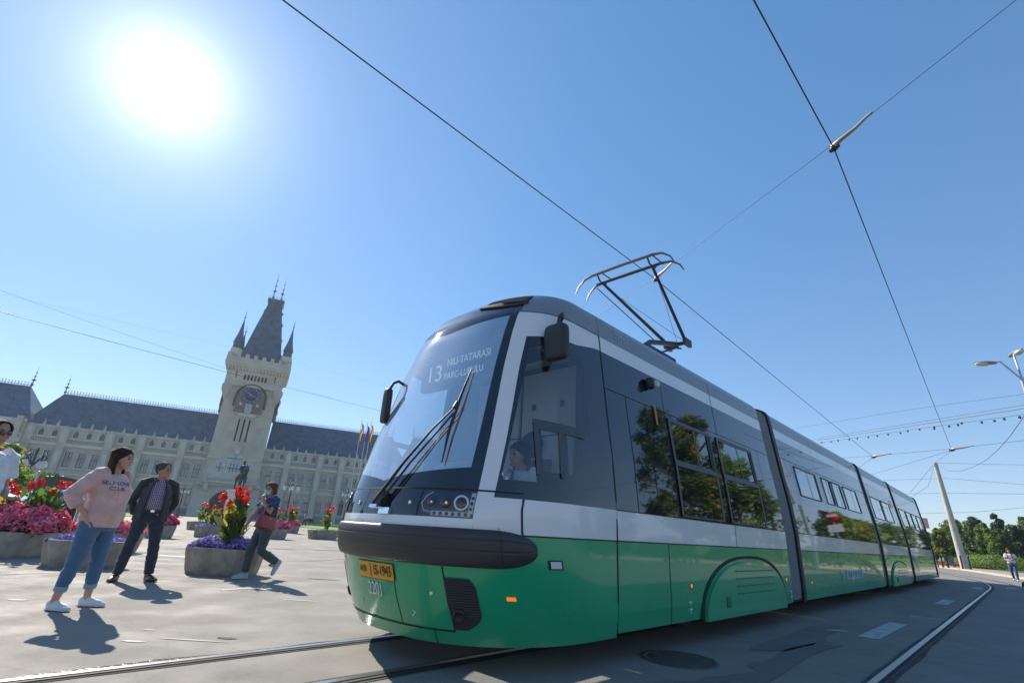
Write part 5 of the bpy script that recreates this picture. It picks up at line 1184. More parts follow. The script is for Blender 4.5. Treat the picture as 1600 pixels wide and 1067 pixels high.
def planter(p, rz, L, W_, H_, label):
    """long eight-sided concrete trough, narrower at the foot"""
    e = empty('planter', p, rz, label, 'planter', 'concrete planters of the square'); c = min(.30, L*.22)
    def octo(l, w, z, cc): return [(-l/2+cc, -w/2, z), (l/2-cc, -w/2, z), (l/2, -w/2+cc*.9, z), (l/2, w/2-cc*.9, z), (l/2-cc, w/2, z), (-l/2+cc, w/2, z), (-l/2, w/2-cc*.9, z), (-l/2, -w/2+cc*.9, z)]
    b = MB(); R = [octo(L*.90, W_*.84, 0., c), octo(L*.93, W_*.88, .05, c), octo(L, W_, H_*.86, c), octo(L, W_, H_, c), octo(L-.14, W_-.14, H_, c), octo(L-.16, W_-.16, H_-.07, c)]
    for r in R: b.v += r
    for i in range(len(R)-1):
        for j in range(8): b.f.append((i*8+j, i*8+(j+1) % 8, i*8+8+(j+1) % 8, i*8+8+j)); b.m.append(0); b.sm.append(False)
    o = b.build('trough', M_conc, e); bv = o.modifiers.new('b', 'BEVEL'); bv.width = .012; bv.segments = 2
    s = MB(); s.add(octo(L-.15, W_-.15, H_-.06, c), [tuple(range(8))]); s.build('soil', M_soil, e); return e
def bed(p, rz, L, W_, z, h, mats, label, n, ls, seed, name, dome=.6, gm=None):
    rng = random.Random(seed); b = MB()
    for i in range(n):
        x, y = rng.uniform(-1, 1), rng.uniform(-1, 1); d = max(abs(x)**3, abs(y)**3); zz = z+h*(1-dome*d)*(.35+.75*rng.random()**.6)*(1+.35*mnoise.noise(Vector((x*3, y*3, seed))))
        P = Vector((x*L/2, y*W_/2, zz)); s = ls*(.6+.7*rng.random()); kind = rng.random()
        top_ = zz > z+h*.12
        if kind < .70 and top_:                                                   # a flower head: four petals round a centre
            nn = Vector((x*.7+rng.gauss(0, .35), y*.9-.2+rng.gauss(0, .35), .8)).normalized(); u = Matrix.Rotation(rng.random()*6.28, 3, nn) @ nn.orthogonal().normalized(); w = nn.cross(u); mi = 0 if rng.random() < .6 else 1
            for k in range(4):
                a = k*math.pi/2; d1 = u*math.cos(a)+w*math.sin(a); d2 = u*math.cos(a+.7)+w*math.sin(a+.7); d3 = u*math.cos(a-.7)+w*math.sin(a-.7)
                b.add([P, P+d3*s*.8+nn*s*.2, P+d1*s*1.15+nn*s*.35, P+d2*s*.8+nn*s*.2], [(0, 1, 2, 3)], mi)
        else:
            nn = Vector((rng.gauss(0, .6), rng.gauss(0, .6), 1)).normalized(); u = Matrix.Rotation(rng.random()*6.28, 3, nn) @ nn.orthogonal().normalized(); w = nn.cross(u); P.z -= h*.1
            b.add([P-u*s*1.2, P-w*s*.6, P+u*s*1.2, P+w*s*.6], [(0, 1, 2, 3)], 2)
    o = b.build(name, mats); o.location = p; o.rotation_euler.z = rz; tag(o, label, kind='stuff'); return o
def canna(p, h, label, seed, n=7, spread=.3, fl=1.0, leafs=(0, 0, 1, 2)):
    rng = random.Random(seed); e = empty('canna_plant', p, rng.random()*6, label, 'flowering plant', 'red cannas in the planters')
    lb_ = MB(); st = MB(); heads = []
    for i in range(n):
        a = rng.random()*6.28; q = spread*rng.random()**.6; x, y = q*math.cos(a), q*math.sin(a); hh = h*(.68+.3*rng.random()); top = Vector((x*1.7, y*1.7, hh)); st.tube([(x, y, 0), (x*1.3, y*1.3, hh*.5), top], [.014, .011, .008], 6)
        if rng.random() < fl: heads.append((top, rng.random()))
        for k in range(6):
            t = .08+.13*k; base = Vector((x, y, hh*t)); a2 = a+rng.random()*6.28; ll = h*(.34+.16*rng.random())*(1-.35*t); w = ll*.25; tilt = .68+.5*rng.random()
            d = Vector((math.cos(a2), math.sin(a2), 0)); sdv = Vector((-d.y, d.x, 0)); mi = rng.choice(leafs); curl = rng.uniform(.05, .45)
            def lf(u, v, base=base, d=d, sdv=sdv, ll=ll, w=w, tilt=tilt, curl=curl):
                prf = math.sin(math.pi*min(1, u*.97+.02))**.75*(1-.25*u); r = ll*u; out_ = r*math.cos(tilt*1.15)+curl*ll*u*u*.4; up_ = r*math.sin(tilt*1.15)-curl*ll*u*u*.55
                return base+d*out_+Vector((0, 0, up_))+sdv*(v-.5)*2*w*prf+Vector((0, 0, abs(v-.5)*w*.9*prf))
            lb_.grid(lf, 7, 4, mi)
    st.build('stems', M_cleaf, e); lb_.build('leaves', [M_cleaf, M_cleafy, M_cleafd], e)
    for top, rv in heads:
        f = MB(); R = h*.062*(1+.5*rv)
        for k in range(46):
            d = Vector((rng.gauss(0, 1), rng.gauss(0, 1), rng.gauss(.2, 1.1))).normalized(); P = top+Vector((0, 0, R*.6))+Vector((d.x*R, d.y*R, d.z*R*1.3))*rng.uniform(.3, 1.05); nn = (d+Vector((rng.gauss(0, .5),)*3)).normalized(); u = nn.orthogonal().normalized(); u = Matrix.Rotation(rng.random()*6.28, 3, nn) @ u; w = nn.cross(u); s = R*.5*(.6+.6*rng.random())
            f.add([P-u*s, P-w*s*.6+nn*s*.25, P+u*s+nn*s*.3, P+w*s*.6-nn*s*.1], [(0, 1, 2, 3)])
        f.build('flower_head', M_petr, e)
    return e
def gp_(px, py): return at(px, py)
# nearest row
def pl_(pxa, pya, pxb, pyb, W_, H_, label, away=None):
    a, c = gp_(pxa, pya), gp_(pxb, pyb); d = (c-a); L = d.length/.93; d.normalize(); n = Vector((-d.y, d.x, 0)); p = (a+c)/2+n*W_*.46
    rz = math.atan2(d.y, d.x); planter(p, rz, L, W_, H_, label); return p, rz, L
P3, r3, L3 = pl_(273, 896, 385, 902, .85, .44, 'octagonal concrete planter with violets and red cannas beside the masked woman')
bed(P3, r3, L3-.2, .68, .38, .24, [M_vio, M_vio2, M_bleaf], 'violet bedding flowers in the planter beside the masked woman', 4600, .022, 3, 'violet_flowers')
canna(P3+Vector((.12, -.02, .40)), 1.02, 'tall red canna in the planter beside the masked woman', 41, 9, .26, 1.0)
P2, r2, L2 = pl_(44, 885, 164, 890, .85, .44, 'concrete planter with violets directly behind the woman in the pink sweatshirt')
bed(P2, r2, L2-.2, .68, .38, .14, [M_vio, M_vio2, M_bleaf], 'violet bedding flowers behind the woman in the pink sweatshirt', 3200, .022, 4, 'violet_flowers')
canna(P2+Vector((-.05, .1, .4)), .62, 'young canna behind the woman in the pink sweatshirt', 42, 4, .2, .5)
P1, r1, L1 = pl_(-84, 868, 49, 873, 1.0, .46, 'concrete planter full of pink begonias at the left edge')
bed(P1, r1, L1-.02, 1.02, .34, .56, [M_pink, M_pink2, M_bleaf], 'mound of pink begonias in the planter at the left edge', 7500, .034, 5, 'begonia_flowers', dome=.45)
canna(P1+Vector((.12, .1, .5)), .95, 'large canna with yellow edged leaves in the pink begonia planter', 43, 8, .4, .8, (0, 1, 2, 0))
canna(P1+Vector((-.55, .1, .5)), .85, 'canna nearest the left edge in the pink begonia planter', 44, 5, .3, .8)
P0b = at(96, 862); planter(P0b+Vector((.2, .8, 0)), .25, 1.7, .85, .44, 'planter of pink begonias half hidden behind the woman in the sweatshirt')
bed(P0b+Vector((.2, .8, 0)), .25, 1.6, .8, .36, .32, [M_pink, M_pink2, M_bleaf], 'pink begonias half hidden behind the woman in the sweatshirt', 2500, .034, 6, 'begonia_flowers')
canna(P0b+Vector((.5, .8, .42)), .8, 'canna with small red flowers left of the waist of the sweatshirt woman', 45, 4, .2, .8)
# farther ones
def far_planter(pxa, pya, pxb, pyb, what, label, seed, ch=.9, nc=5):
    p, rz, L = pl_(pxa, pya, pxb, pyb, .95, .46, 'concrete planter '+label)
    if what == 'pink': bed(p, rz, L-.05, .9, .38, .42, [M_pink, M_pink2, M_bleaf], 'pink begonias in the planter '+label, 1400, .06, seed, 'begonia_flowers')
    elif what == 'violet': bed(p, rz, L-.15, .75, .38, .14, [M_vio2, M_vio, M_bleaf], 'pale violet bedding flowers in the planter '+label, 1400, .04, seed, 'violet_flowers')
    else: bed(p, rz, L-.15, .75, .36, .08, [ML[2], ML[3], ML[1]], 'low green bedding plants in the planter '+label, 700, .05, seed, 'bedding_plants')
    if nc: canna(p+Vector((0, 0, .42)), ch, 'red canna in the planter '+label, seed+100, nc, .24, .9)
    return p
far_planter(302, 839, 352, 841, 'violet', 'with pale violets behind the red cannas', 51, .95, 6)
far_planter(299, 828, 330, 829, 'green', 'just behind the pale violet one, left', 52, 1.0, 4)
far_planter(240, 829, 267, 829.5, 'pink', 'with pink mound right of the man in the jacket', 53, 1.25, 5)
far_planter(218, 839, 244, 841, 'pink', 'with pink mound partly behind the man in the jacket', 54, .6, 2)
far_planter(418, 842, 452, 842.5, 'pink', 'with pink mound right of the red handbag', 55, .9, 3)
far_planter(452, 833, 468, 833.5, 'pink', 'small and far, right of the red handbag', 56, 1.35, 5)
far_planter(491, 842.5, 531, 843.5, 'green', 'with red cannas alone close to the tram nose', 57, 1.2, 5)
# ================================================================ PEOPLE
def blob(name, parts, mats, parent, vox=.008, sm=3, fold=0.):
    """closed tubes and ellipsoids fused into one continuous skin"""
    b = MB()
    for kind, *a in parts:
        if kind == 't': b.tube(a[0], a[1], a[2] if len(a) > 2 else 12)
        elif kind == 'e': b.ell(a[0], a[1], 16, 12, 0, a[2] if len(a) > 2 else None)
        elif kind == 'l':                                                          # elliptical loft: (centre, rx, ry) rings
            n = 20; vs = []; R = a[0]
            for c, rx, ry in R:
                for j in range(n):
                    t = 2*math.pi*j/n; vs.append(Vector(c)+Vector((rx*math.copysign(abs(math.cos(t))**.85, math.cos(t)), ry*math.copysign(abs(math.sin(t))**.85, math.sin(t)), 0)))
            k = len(R); b.add(vs, [(i*n+j, i*n+(j+1) % n, (i+1)*n+(j+1) % n, (i+1)*n+j) for i in range(k-1) for j in range(n)]+[tuple(range(n-1, -1, -1)), tuple(range((k-1)*n, k*n))])
    o = b.build(name, mats, None); bm = bmesh.new(); bm.from_mesh(o.data); bmesh.ops.recalc_face_normals(bm, faces=bm.faces); bm.to_mesh(o.data); bm.free()
    r = o.modifiers.new('r', 'REMESH'); r.mode = 'VOXEL'; r.voxel_size = vox; r.use_smooth_shade = True
    if sm: s = o.modifiers.new('s', 'SMOOTH'); s.factor = .6; s.iterations = sm
    bpy.context.view_layer.update(); me = bpy.data.meshes.new_from_object(o.evaluated_get(bpy.context.evaluated_depsgraph_get()))
    bpy.data.objects.remove(o); q = bpy.data.objects.new(name, me); COL.objects.link(q); q.parent = parent
    if fold:                                                                       # creases: stretched ridged noise pushed along the normals
        me.update(); seed = len(me.vertices) % 97; co = []
        for v in me.vertices:
            p = v.co; a = mnoise.noise(Vector((p.x*7+seed, p.y*7, p.z*15+p.x*5))); c_ = mnoise.noise(Vector((p.x*16, p.y*16+seed, p.z*26-p.y*10)))
            co.append(p+v.normal*fold*((1-abs(a)*3.2)*.8+c_*.45))
        for v, c_ in zip(me.vertices, co): v.co = c_
        me.update()
    for m in (mats if isinstance(mats, list) else [mats]):
        if m.name not in [x.name for x in me.materials if x]: me.materials.append(m)
    return q
def hand(w, d, nrm, curl, s=1., thumb=1):
    """w wrist, d finger direction, nrm back-of-hand normal"""
    d = Vector(d).normalized(); nrm = Vector(nrm); nrm = (nrm-d*nrm.dot(d)).normalized(); sd = d.cross(nrm)*thumb; w = Vector(w); P = []
    P.append(('e', w+d*.05*s, (.050*s, .040*s, .017*s), basis(Vector(), d, sd, nrm).to_3x3().to_4x4())); P.append(('t', [w-d*.02*s, w+d*.03*s], [.025*s, .026*s]))
    for k, (off, L) in enumerate(((.030, .070), (.010, .080), (-.011, .074), (-.030, .058))):
        p = w+(d*.085+sd*off)*s; pts = [p]; a = 0.
        for seg in (.45, .32, .25): a += curl; dd = d*math.cos(a)-nrm*math.sin(a); p = p+dd*L*seg*s; pts.append(p)
        P.append(('t', pts, [.0095*s, .009*s, .008*s, .007*s], 8))
    p0 = w+(d*.02+sd*.03)*s; p1 = p0+(d*.03+sd*.028-nrm*.006)*s; p2 = p1+(d*.035+sd*.006-nrm*.012)*s; P.append(('t', [p0, p1, p2], [.014*s, .011*s, .009*s], 8)); return P
def head_parts(c, yaw=0., s=1., beard=0):
    R = Matrix.Rotation(yaw, 3, 'Z'); c = Vector(c)
    def q(x, y, z): return c+R @ Vector((x*s, y*s, z*s))
    R4 = R.to_4x4()
    P = [('e', q(-.012, 0, .025), (.098*s, .077*s, .100*s), R4), ('e', q(.030, 0, -.045), (.060*s, .056*s, .075*s), R4), ('e', q(.055, 0, -.085), (.030*s, .032*s, .024*s), R4),
         ('t', [q(.083, 0, .012), q(.100, 0, -.012), q(.112, 0, -.028), q(.092, 0, -.036)], [.009*s, .011*s, .014*s, .012*s], 8),
         ('e', q(.088, 0, -.062), (.012*s, .024*s, .010*s), R4), ('e', q(.078, .030, .022), (.012*s, .020*s, .007*s), R4), ('e', q(.078, -.030, .022), (.012*s, .020*s, .007*s), R4),
         ('e', q(.060, .040, -.025), (.026*s, .022*s, .026*s), R4), ('e', q(.060, -.040, -.025), (.026*s, .022*s, .026*s), R4)]
    for t in (-1, 1): P.append(('e', q(-.005, t*.080, -.005), (.020*s, .009*s, .031*s), R4))
    return P, q
def face(parent, q, s=1., lips=(.42,.14,.12)):
    b = MB()
    for t in (-1, 1): b.ell(q(.084, t*.031, .004), (.010*s, .013*s, .007*s), 10, 8, 0)
    b.build('eyes', mat('eye_dark', (.05,.035,.03), .15), parent)
    b = MB()
    for t in (-1, 1): b.tube([q(.086, t*.014, .027), q(.088, t*.032, .033), q(.076, t*.052, .028)], [.003, .0045, .002], 6)
    b.build('eyebrows', mat('brow_hair', (.03,.02,.015), .8), parent)
    b = MB(); b.tube([q(.090, -.022, -.063), q(.100, 0, -.060), q(.090, .022, -.063)], [.003, .006, .003], 6); b.build('lips', mat('lips', lips, .5), parent)
SKIN = mat('skin', (.50,.27,.19), .5, var=.06, vs=20); SKIN2 = mat('tanned_skin', (.40,.20,.13), .5, var=.08, vs=20)
def cloth(name, c, **k): return mat(name, c, .85, var=.12, vs=9, bump=.35, bs=22, sheen=.3, **k)
def shoe(a, d, s=1.):
    """a: ankle ground point; d: toe direction"""
    d = Vector((d[0], d[1], 0)).normalized(); a = Vector(a); n = Vector((-d.y, d.x, 0)); M = basis(Vector(), d, n, Vector((0, 0, 1))).to_3x3().to_4x4()
    up = [('e', a+d*.06*s+Vector((0, 0, .038)), (.135*s, .046*s, .040), M), ('e', a+d*.15*s+Vector((0, 0, .028)), (.06*s, .047*s, .028), M), ('e', a-d*.02*s+Vector((0, 0, .055)), (.05*s, .040*s, .055), M), ('t', [a+d*.02+Vector((0, 0, .06)), a+d*.10+Vector((0, 0, .05))], [.042, .030], 10)]
    so = [('e', a+d*.06*s+Vector((0, 0, .016)), (.150*s, .050*s, .018), M), ('e', a+d*.15*s+Vector((0, 0, .014)), (.062*s, .051*s, .014), M)]
    return up, so
def person(loc, yaw, J, label, st, group=None):
    """J: joints in the person's own frame (x forward, y to the left, z up)"""
    e = empty('person', loc, yaw, label, 'person', group); V = {k: Vector(v) for k, v in J.items()}; g = st.get('girth', 1.); sk = st['skin']
    hp, q = head_parts(V['head'], st.get('hyaw', 0.), st.get('hs', 1.))
    nb = V['neck']; ch = V['chest']; pe = V['pelvis']; sh = st.get('shw', 1.)
    body = hp+[('t', [nb+Vector((-.01, 0, -.03)), nb.lerp(V['head'], .5)+Vector((-.012, 0, 0)), V['head']+Vector((-.02, 0, -.02))], [.062, .056, .055], 12)]
    def torso(k, extra=0.):
        mid = pe.lerp(ch, .5); up = ch.lerp(nb, .55)
        bl = st.get('belly', 0.); bu = st.get('bust', 0.)
        return [('l', [(pe+Vector((0, 0, -.10)), .09*g+k, .14*g+k), (pe, .115*g+k, .165*g+k+st.get('hip', 0)), (pe+Vector((bl*.4, 0, .10)), .11*g+k+bl*.5, .155*g+k), (mid+Vector((bl*.6, 0, 0)), .105*g+k+bl*.6, .145*g+k), (ch+Vector((bu*.5, 0, 0)), .115*g+k+bu*.5, .165*g*sh+k), (up, .095*g+k, .165*g*sh+k), (up+Vector((-.005, 0, .055)), .075*g+k, .12*g+k), (nb+Vector((-.005, 0, -.012)), .058+k*.8, .068+k*.8)])]
    body += torso(-.012)
    for s in 'LR':
        S_, E_, Wr = V['s'+s], V['e'+s], V['w'+s]; body.append(('t', [S_, S_.lerp(E_, .4), E_, E_.lerp(Wr, .35), Wr], [.048*g, .043*g, .036*g, .037*g, .024], 12))
        H_, K_, A_ = V['h'+s], V['k'+s], V['a'+s]; body.append(('t', [H_, H_.lerp(K_, .5), K_, K_.lerp(A_, .35), A_, A_+Vector((.0, 0, -.03))], [.082*g, .068*g, .050*g, .049*g, .034, .034], 12))
        body += hand(Wr, st['hd'+s][0], st['hd'+s][1], st['hd'+s][2], st.get('handsize', 1.), st['hd'+s][3])
    for s in 'LR': body.append(('e', V['a'+s]+Vector((.05, 0, -.045)), (.09, .035, .03)))
    bo = blob('body', body, sk, e, st.get('vox', .0065)); face(e, q, st.get('hs', 1.))
    # top
    k = st.get('topk', .012); tp_ = torso(k); sl = st.get('sleeve', 1.); tr = st.get('sleever', 1.)
    if 'hem' in st: tp_.append(('l', [(pe+Vector((st.get('belly', 0.)*.3, 0, st['hem'])), .108*g+k, .150*g+k), (pe+Vector((st.get('belly', 0.)*.5, 0, .08)), .13*g+k, .168*g+k)]))
    for s in 'LR':
        S_, E_, Wr = V['s'+s], V['e'+s], V['w'+s]
        if sl <= .5: pts = [S_+(nb-S_)*.25, S_, S_.lerp(E_, sl*2*.6), S_.lerp(E_, sl*2)]; rr = [.06*g+k, .056*g*tr+k, .055*g*tr+k, .056*g*tr+k]
        else: f = (sl-.5)*2; pts = [S_+(nb-S_)*.25, S_, S_.lerp(E_, .5), E_, E_.lerp(Wr, f*.5), E_.lerp(Wr, f)]; rr = [.06*g+k, .058*g*tr+k, .052*g*tr+k, .048*g*tr+k, .046*g*tr+k, .040*g*tr+k]
        tp_.append(('t', pts, rr, 14))
    top_o = blob(st.get('topname', 'shirt'), tp_, st['top'], e, st.get('vox', .0065)+.001, st.get('topsm', 4), .0075)
    # trousers
    k2 = st.get('legk', .012); tl = st.get('trlen', 1.); tp2 = [('l', [(pe+Vector((0, 0, -.12)), .11*g+k2, .155*g+k2), (pe+Vector((0, 0, .0)), .118*g+k2, .168*g+k2+st.get('hip', 0)), (pe+Vector((0, 0, .085)), .108*g+k2, .150*g+k2)])]
    for s in 'LR':
        H_, K_, A_ = V['h'+s], V['k'+s], V['a'+s]; end = K_.lerp(A_, tl); rr = st.get('legr', (1, 1, 1)); tp2.append(('t', [H_+Vector((0, 0, .03)), H_.lerp(K_, .3), H_.lerp(K_, .7), K_, K_.lerp(A_, .4*tl), end], [(.092*g+k2)*rr[0], (.086*g+k2)*rr[0], (.066*g+k2)*rr[0], (.056*g+k2)*rr[1], (.052*g+k2)*rr[2], (.042+k2)*rr[2]], 16))
    tro = blob(st.get('trname', 'trousers'), tp2, st['bottom'], e, st.get('vox', .0065)+.001, 3, .0065)
    if st.get('cuff'):
        for s in 'LR':
            K_, A_ = V['k'+s], V['a'+s]; en = K_.lerp(A_, tl); dn = (K_-A_).normalized(); b = MB(); r = (.042+k2)*st['legr'][2]+.006
            b.tube([en-dn*.005, en, en+dn*.045, en+dn*.05], [r-.008, r, r+.003, r-.006], 20); b.build('cuff', st['cuff'], tro)
    for s in 'LR':
        up, so = shoe((V['a'+s].x, V['a'+s].y, V['a'+s].z-.085), st.get('toe'+s, (1, 0)), st.get('fs', 1.)); sh_ = blob('shoe', up, st['shoe'], e, .006, 2); blob('sole', so, st['sole'], sh_, .006, 1)
        if st.get('foottilt'+s):
            ax, piv = st['foottilt'+s]
            M = Matrix.Translation(V['a'+s]) @ Matrix.Rotation(ax, 4, 'Y') @ Matrix.Translation(-V['a'+s]); sh_.data.transform(M); [c.data.transform(M) for c in sh_.children]
    return e, q, top_o, bo
def hair_cap(parent, q, m, s=1., long_=0, name='hair', seed=1, vol=1., front=.045):
    """locks swept back over the skull, then down the neck if long"""
    rng = random.Random(seed); P = []
    P.append(('e', q(-.025, 0, .050), (.098*s*vol, .085*s*vol, .090*s*vol))); P.append(('e', q(-.052, 0, .005), (.072*s*vol, .083*s*vol, .088*s*vol) if long_ else (.066*s*vol, .080*s*vol, .070*s*vol)))
    for i in range(26):
        a = rng.uniform(-1.5, 1.5); x0 = .062-.03*abs(a); y0 = .060*math.sin(a); P.append(('t', [q(x0, y0, .085+.018*math.cos(a)), q(-.02, y0*1.4, .128*vol-.02*abs(a)), q(-.09, y0*1.25, .07), q(-.105, y0, .0)], [.012, .018, .018, .010], 8))
    for t in (-1, 1): P.append(('t', [q(.055, t*.045, .095), q(.048, t*.070, .055), q(.02, t*.082, .02), q(-.03, t*.084, -.01 if not long_ else -.05)], [.010, .014, .016, .014], 8))
    if long_:
        for i in range(30):
            a = rng.uniform(-2.2, 2.2); y = .088*math.sin(a*.75); x = -.045-.055*math.cos(a); L_ = long_*(.85+.25*rng.random()); P.append(('t', [q(x, y, .05), q(x-.01, y*1.1, -.06), q(x-.005+.02*rng.random(), y*1.2, -.06-L_*.5), q(x+.01+.03*rng.random(), y*1.15, -.06-L_)], [.022, .024, .018, .005], 8))
    return blob(name, P, m, parent, .006, 1)
HAIRB = mat('dark_brown_hair', (.035,.016,.012), .75, spec=.2, var=.4, vs=60, bump=.6, bs=90); HAIRG = mat('greying_dark_hair', (.07,.065,.06), .8, spec=.2, var=.5, vs=70, bump=.6, bs=90); HAIRR = mat('reddish_brown_hair', (.10,.04,.02), .75, spec=.2, var=.4, vs=60, bump=.6, bs=90); HAIRK = mat('near_black_hair', (.015,.012,.012), .75, spec=.2, var=.3, vs=60, bump=.5, bs=90)
def az(d): return math.radians(90-d)
# woman in the pink sweatshirt: hand on the hip, looking right
wl = at(104, 948); wl = Vector((-4.53, 6.03, 0))
pinkm = cloth('dusty_pink_sweatshirt', (.56,.35,.33)); jeans = cloth('blue_denim', (.05,.115,.22)); jeansc = cloth('pale_denim_turnup', (.20,.29,.38))
J = dict(pelvis=(.0, 0, .90), chest=(-.02, 0, 1.22), neck=(-.01, 0, 1.41), head=(.035, 0, 1.565), sL=(-.02, .19, 1.36), eL=(-.02, .24, 1.10), wL=(.03, .20, .86), sR=(-.02, -.19, 1.36), eR=(-.17, -.31, 1.13), wR=(.0, -.22, .93),
         hL=(0, .095, .88), kL=(.03, .13, .49), aL=(.02, .16, .085), hR=(0, -.095, .88), kR=(-.01, -.14, .48), aR=(-.06, -.17, .085))
st = dict(skin=SKIN, top=pinkm, topname='sweatshirt', bottom=jeans, trname='jeans', shoe=mat('white_canvas_shoe', (.62,.63,.66), .7), sole=mat('white_rubber_sole', (.6,.6,.6), .6), cuff=jeansc, girth=1.13, belly=.045, bust=.06, hip=.015, sleeve=.74, sleever=1.0, topk=.024, hem=-.08, trlen=.76, legr=(1.0, 1.0, .98), hyaw=math.radians(8),
          hdL=((.2, -.3, -1), (0, 1, 0), .3, -1), hdR=((.35, .25, -1), (-.5, -1, 0), .15, 1), toeL=(1, .1), toeR=(1, -.15), hs=.98)
e, q, to, bo = person(wl, az(90), J, 'woman in a pink sweatshirt and turned up jeans, hand on hip, looking right', st)
hair_cap(e, q, HAIRB, .98, .20, seed=3, vol=1.06)
def wrap_text(body, size, o, c, yawc, z, sx, m, name='lettering'):
    t = text(name, body, size, basis(Vector((0, 0, 0)), Vector((0, 1, 0)), Vector((0, 0, 1)), Vector((1, 0, 0))), m, o, .001, sx=sx)
    # lay the letters on the cloth by casting each vertex inwards
    from mathutils.bvhtree import BVHTree
    bvh = BVHTree.FromObject(o, bpy.context.evaluated_depsgraph_get()); R = Matrix.Rotation(yawc, 3, 'Z')
    for v in t.data.vertices:
        y, zz = v.co.y, v.co.z; org = Vector(c)+R @ Vector((.6, y, 0))+Vector((0, 0, z+zz)); h = bvh.ray_cast(org, R @ Vector((-1, 0, 0)))
        v.co = (h[0]+R @ Vector((.003+(.002 if v.co.x > 0 else 0), 0, 0))) if h[0] is not None else org-R @ Vector((.4, 0, 0))
    return t
M_letter = mat('dark_print', (.03,.03,.05), .8)
wrap_text('SELF LOVE', .058, to, (0, 0, 0), math.radians(-34), 1.285, 1.15, M_letter); wrap_text('CLUB', .058, to, (0, 0, 0), math.radians(-34), 1.225, 1.15, M_letter)
# man in the dark jacket and plaid shirt
ml = Vector((-5.52, 8.36, 0))
def plaid(name):
    m = bpy.data.materials.new(name); m.use_nodes = True; N = m.node_tree.nodes; L = m.node_tree.links; p = N['Principled BSDF']; p.inputs['Roughness'].default_value = .85
    t = N.new('ShaderNodeTexCoord'); sp = N.new('ShaderNodeSeparateXYZ'); L.new(t.outputs['Object'], sp.inputs[0])
    def line(src, per, ph, wd):
        a = N.new('ShaderNodeMath'); a.operation = 'MULTIPLY_ADD'; a.inputs[1].default_value = 1/per; a.inputs[2].default_value = ph+40; L.new(src, a.inputs[0]); f = N.new('ShaderNodeMath'); f.operation = 'FRACT'; L.new(a.outputs[0], f.inputs[0]); c = N.new('ShaderNodeMath'); c.operation = 'LESS_THAN'; c.inputs[1].default_value = wd; L.new(f.outputs[0], c.inputs[0]); return c.outputs[0]
    def mx(f, a, b_):
        n = N.new('ShaderNodeMix'); n.data_type = 'RGBA'; L.new(f, n.inputs[0])
        if isinstance(a, tuple): n.inputs[6].default_value = (*a, 1)
        else: L.new(a, n.inputs[6])
        n.inputs[7].default_value = (*b_, 1); return n.outputs[2]
    c = mx(line(sp.outputs[2], .052, 0, .5), (.05,.03,.12), (.22,.03,.06)); c = mx(line(sp.outputs[1], .05, .2, .35), c, (.10,.03,.10)); c = mx(line(sp.outputs[2], .026, .1, .16), c, (.42,.42,.52)); c = mx(line(sp.outputs[1], .025, .3, .20), c, (.50,.50,.60)); L.new(c, p.inputs['Base Color']); return m
jk = cloth('black_jacket_cloth', (.018,.02,.026)); dj = cloth('dark_blue_jeans', (.015,.022,.045))
J = dict(pelvis=(0, 0, .95), chest=(0, 0, 1.28), neck=(0, 0, 1.48), head=(.03, -.0, 1.625), sL=(-.01, .20, 1.42), eL=(-.08, .29, 1.14), wL=(-.13, .20, .93), sR=(-.01, -.20, 1.42), eR=(-.08, -.29, 1.14), wR=(-.13, -.20, .93),
         hL=(0, .10, .93), kL=(.03, .16, .50), aL=(.0, .20, .09), hR=(0, -.10, .93), kR=(.03, -.15, .50), aR=(.0, -.20, .09))
st = dict(skin=SKIN2, top=plaid('plaid_shirt_check'), topname='plaid_shirt', bottom=dj, trname='jeans', shoe=mat('brown_leather_shoe', (.07,.035,.02), .4, coat=.3), sole=M_black, girth=1.05, shw=.90, belly=.03, sleeve=.08, topk=.008, hyaw=math.radians(52), trlen=.97, legr=(1.02, 1.08, 1.15),
          hdL=((-.3, -1, -.4), (-1, 0, 0), .3, 1), hdR=((-.3, 1, -.4), (-1, 0, 0), .3, -1), toeL=(.8, .45), toeR=(.9, -.35))
e, q, to, bo = person(ml, az(143), J, 'man in an open black jacket over a plaid shirt, looking to the right', st)
hair_cap(e, q, HAIRG, 1.0, 0, seed=5, vol=.97)
V = {k: Vector(v) for k, v in J.items()}; P = []
for s, t in (('L', 1), ('R', -1)):
    P.append(('t', [V['s'+s]+Vector((0, -t*.05, .01)), V['s'+s], V['s'+s].lerp(V['e'+s], .5), V['e'+s], V['e'+s].lerp(V['w'+s], .9)], [.07, .075, .066, .06, .05], 14))
    for i in range(6):                                                             # open front panels and sides
        y = t*(.115+.016*i); x = .125-.020*i; P.append(('t', [(x-.05, t*(.07+.012*i), 1.465), (x+.01, y*.93, 1.32), (x+.025, y*1.05, 1.10), (x+.015, y*1.12, .86)], [.012, .017, .017, .016], 8))
P.append(('l', [((-.035, 0, .84), .105, .205), ((-.035, 0, 1.10), .095, .190), ((-.035, 0, 1.30), .105, .218), ((-.03, 0, 1.40), .11, .218), ((-.03, 0, 1.455), .10, .185), ((-.045, 0, 1.50), .05, .08)]))
for t in (-1, 1): P.append(('t', [(.02, t*.09, 1.475), (.02, t*.14, 1.455), (.01, t*.20, 1.41)], [.045, .055, .062], 10))
for i in range(9): a = math.pi*(.35+1.3*i/8); P.append(('t', [(.075*math.cos(a)-.01, .085*math.sin(a), 1.455), (.066*math.cos(a)-.01, .08*math.sin(a), 1.51)], [.018, .011], 8))
jacket = blob('jacket', P, jk, e, .0075, 2, .004)
b = MB(); b.lathe([(.001, .985), (.001, .985)], n=3) if False else None
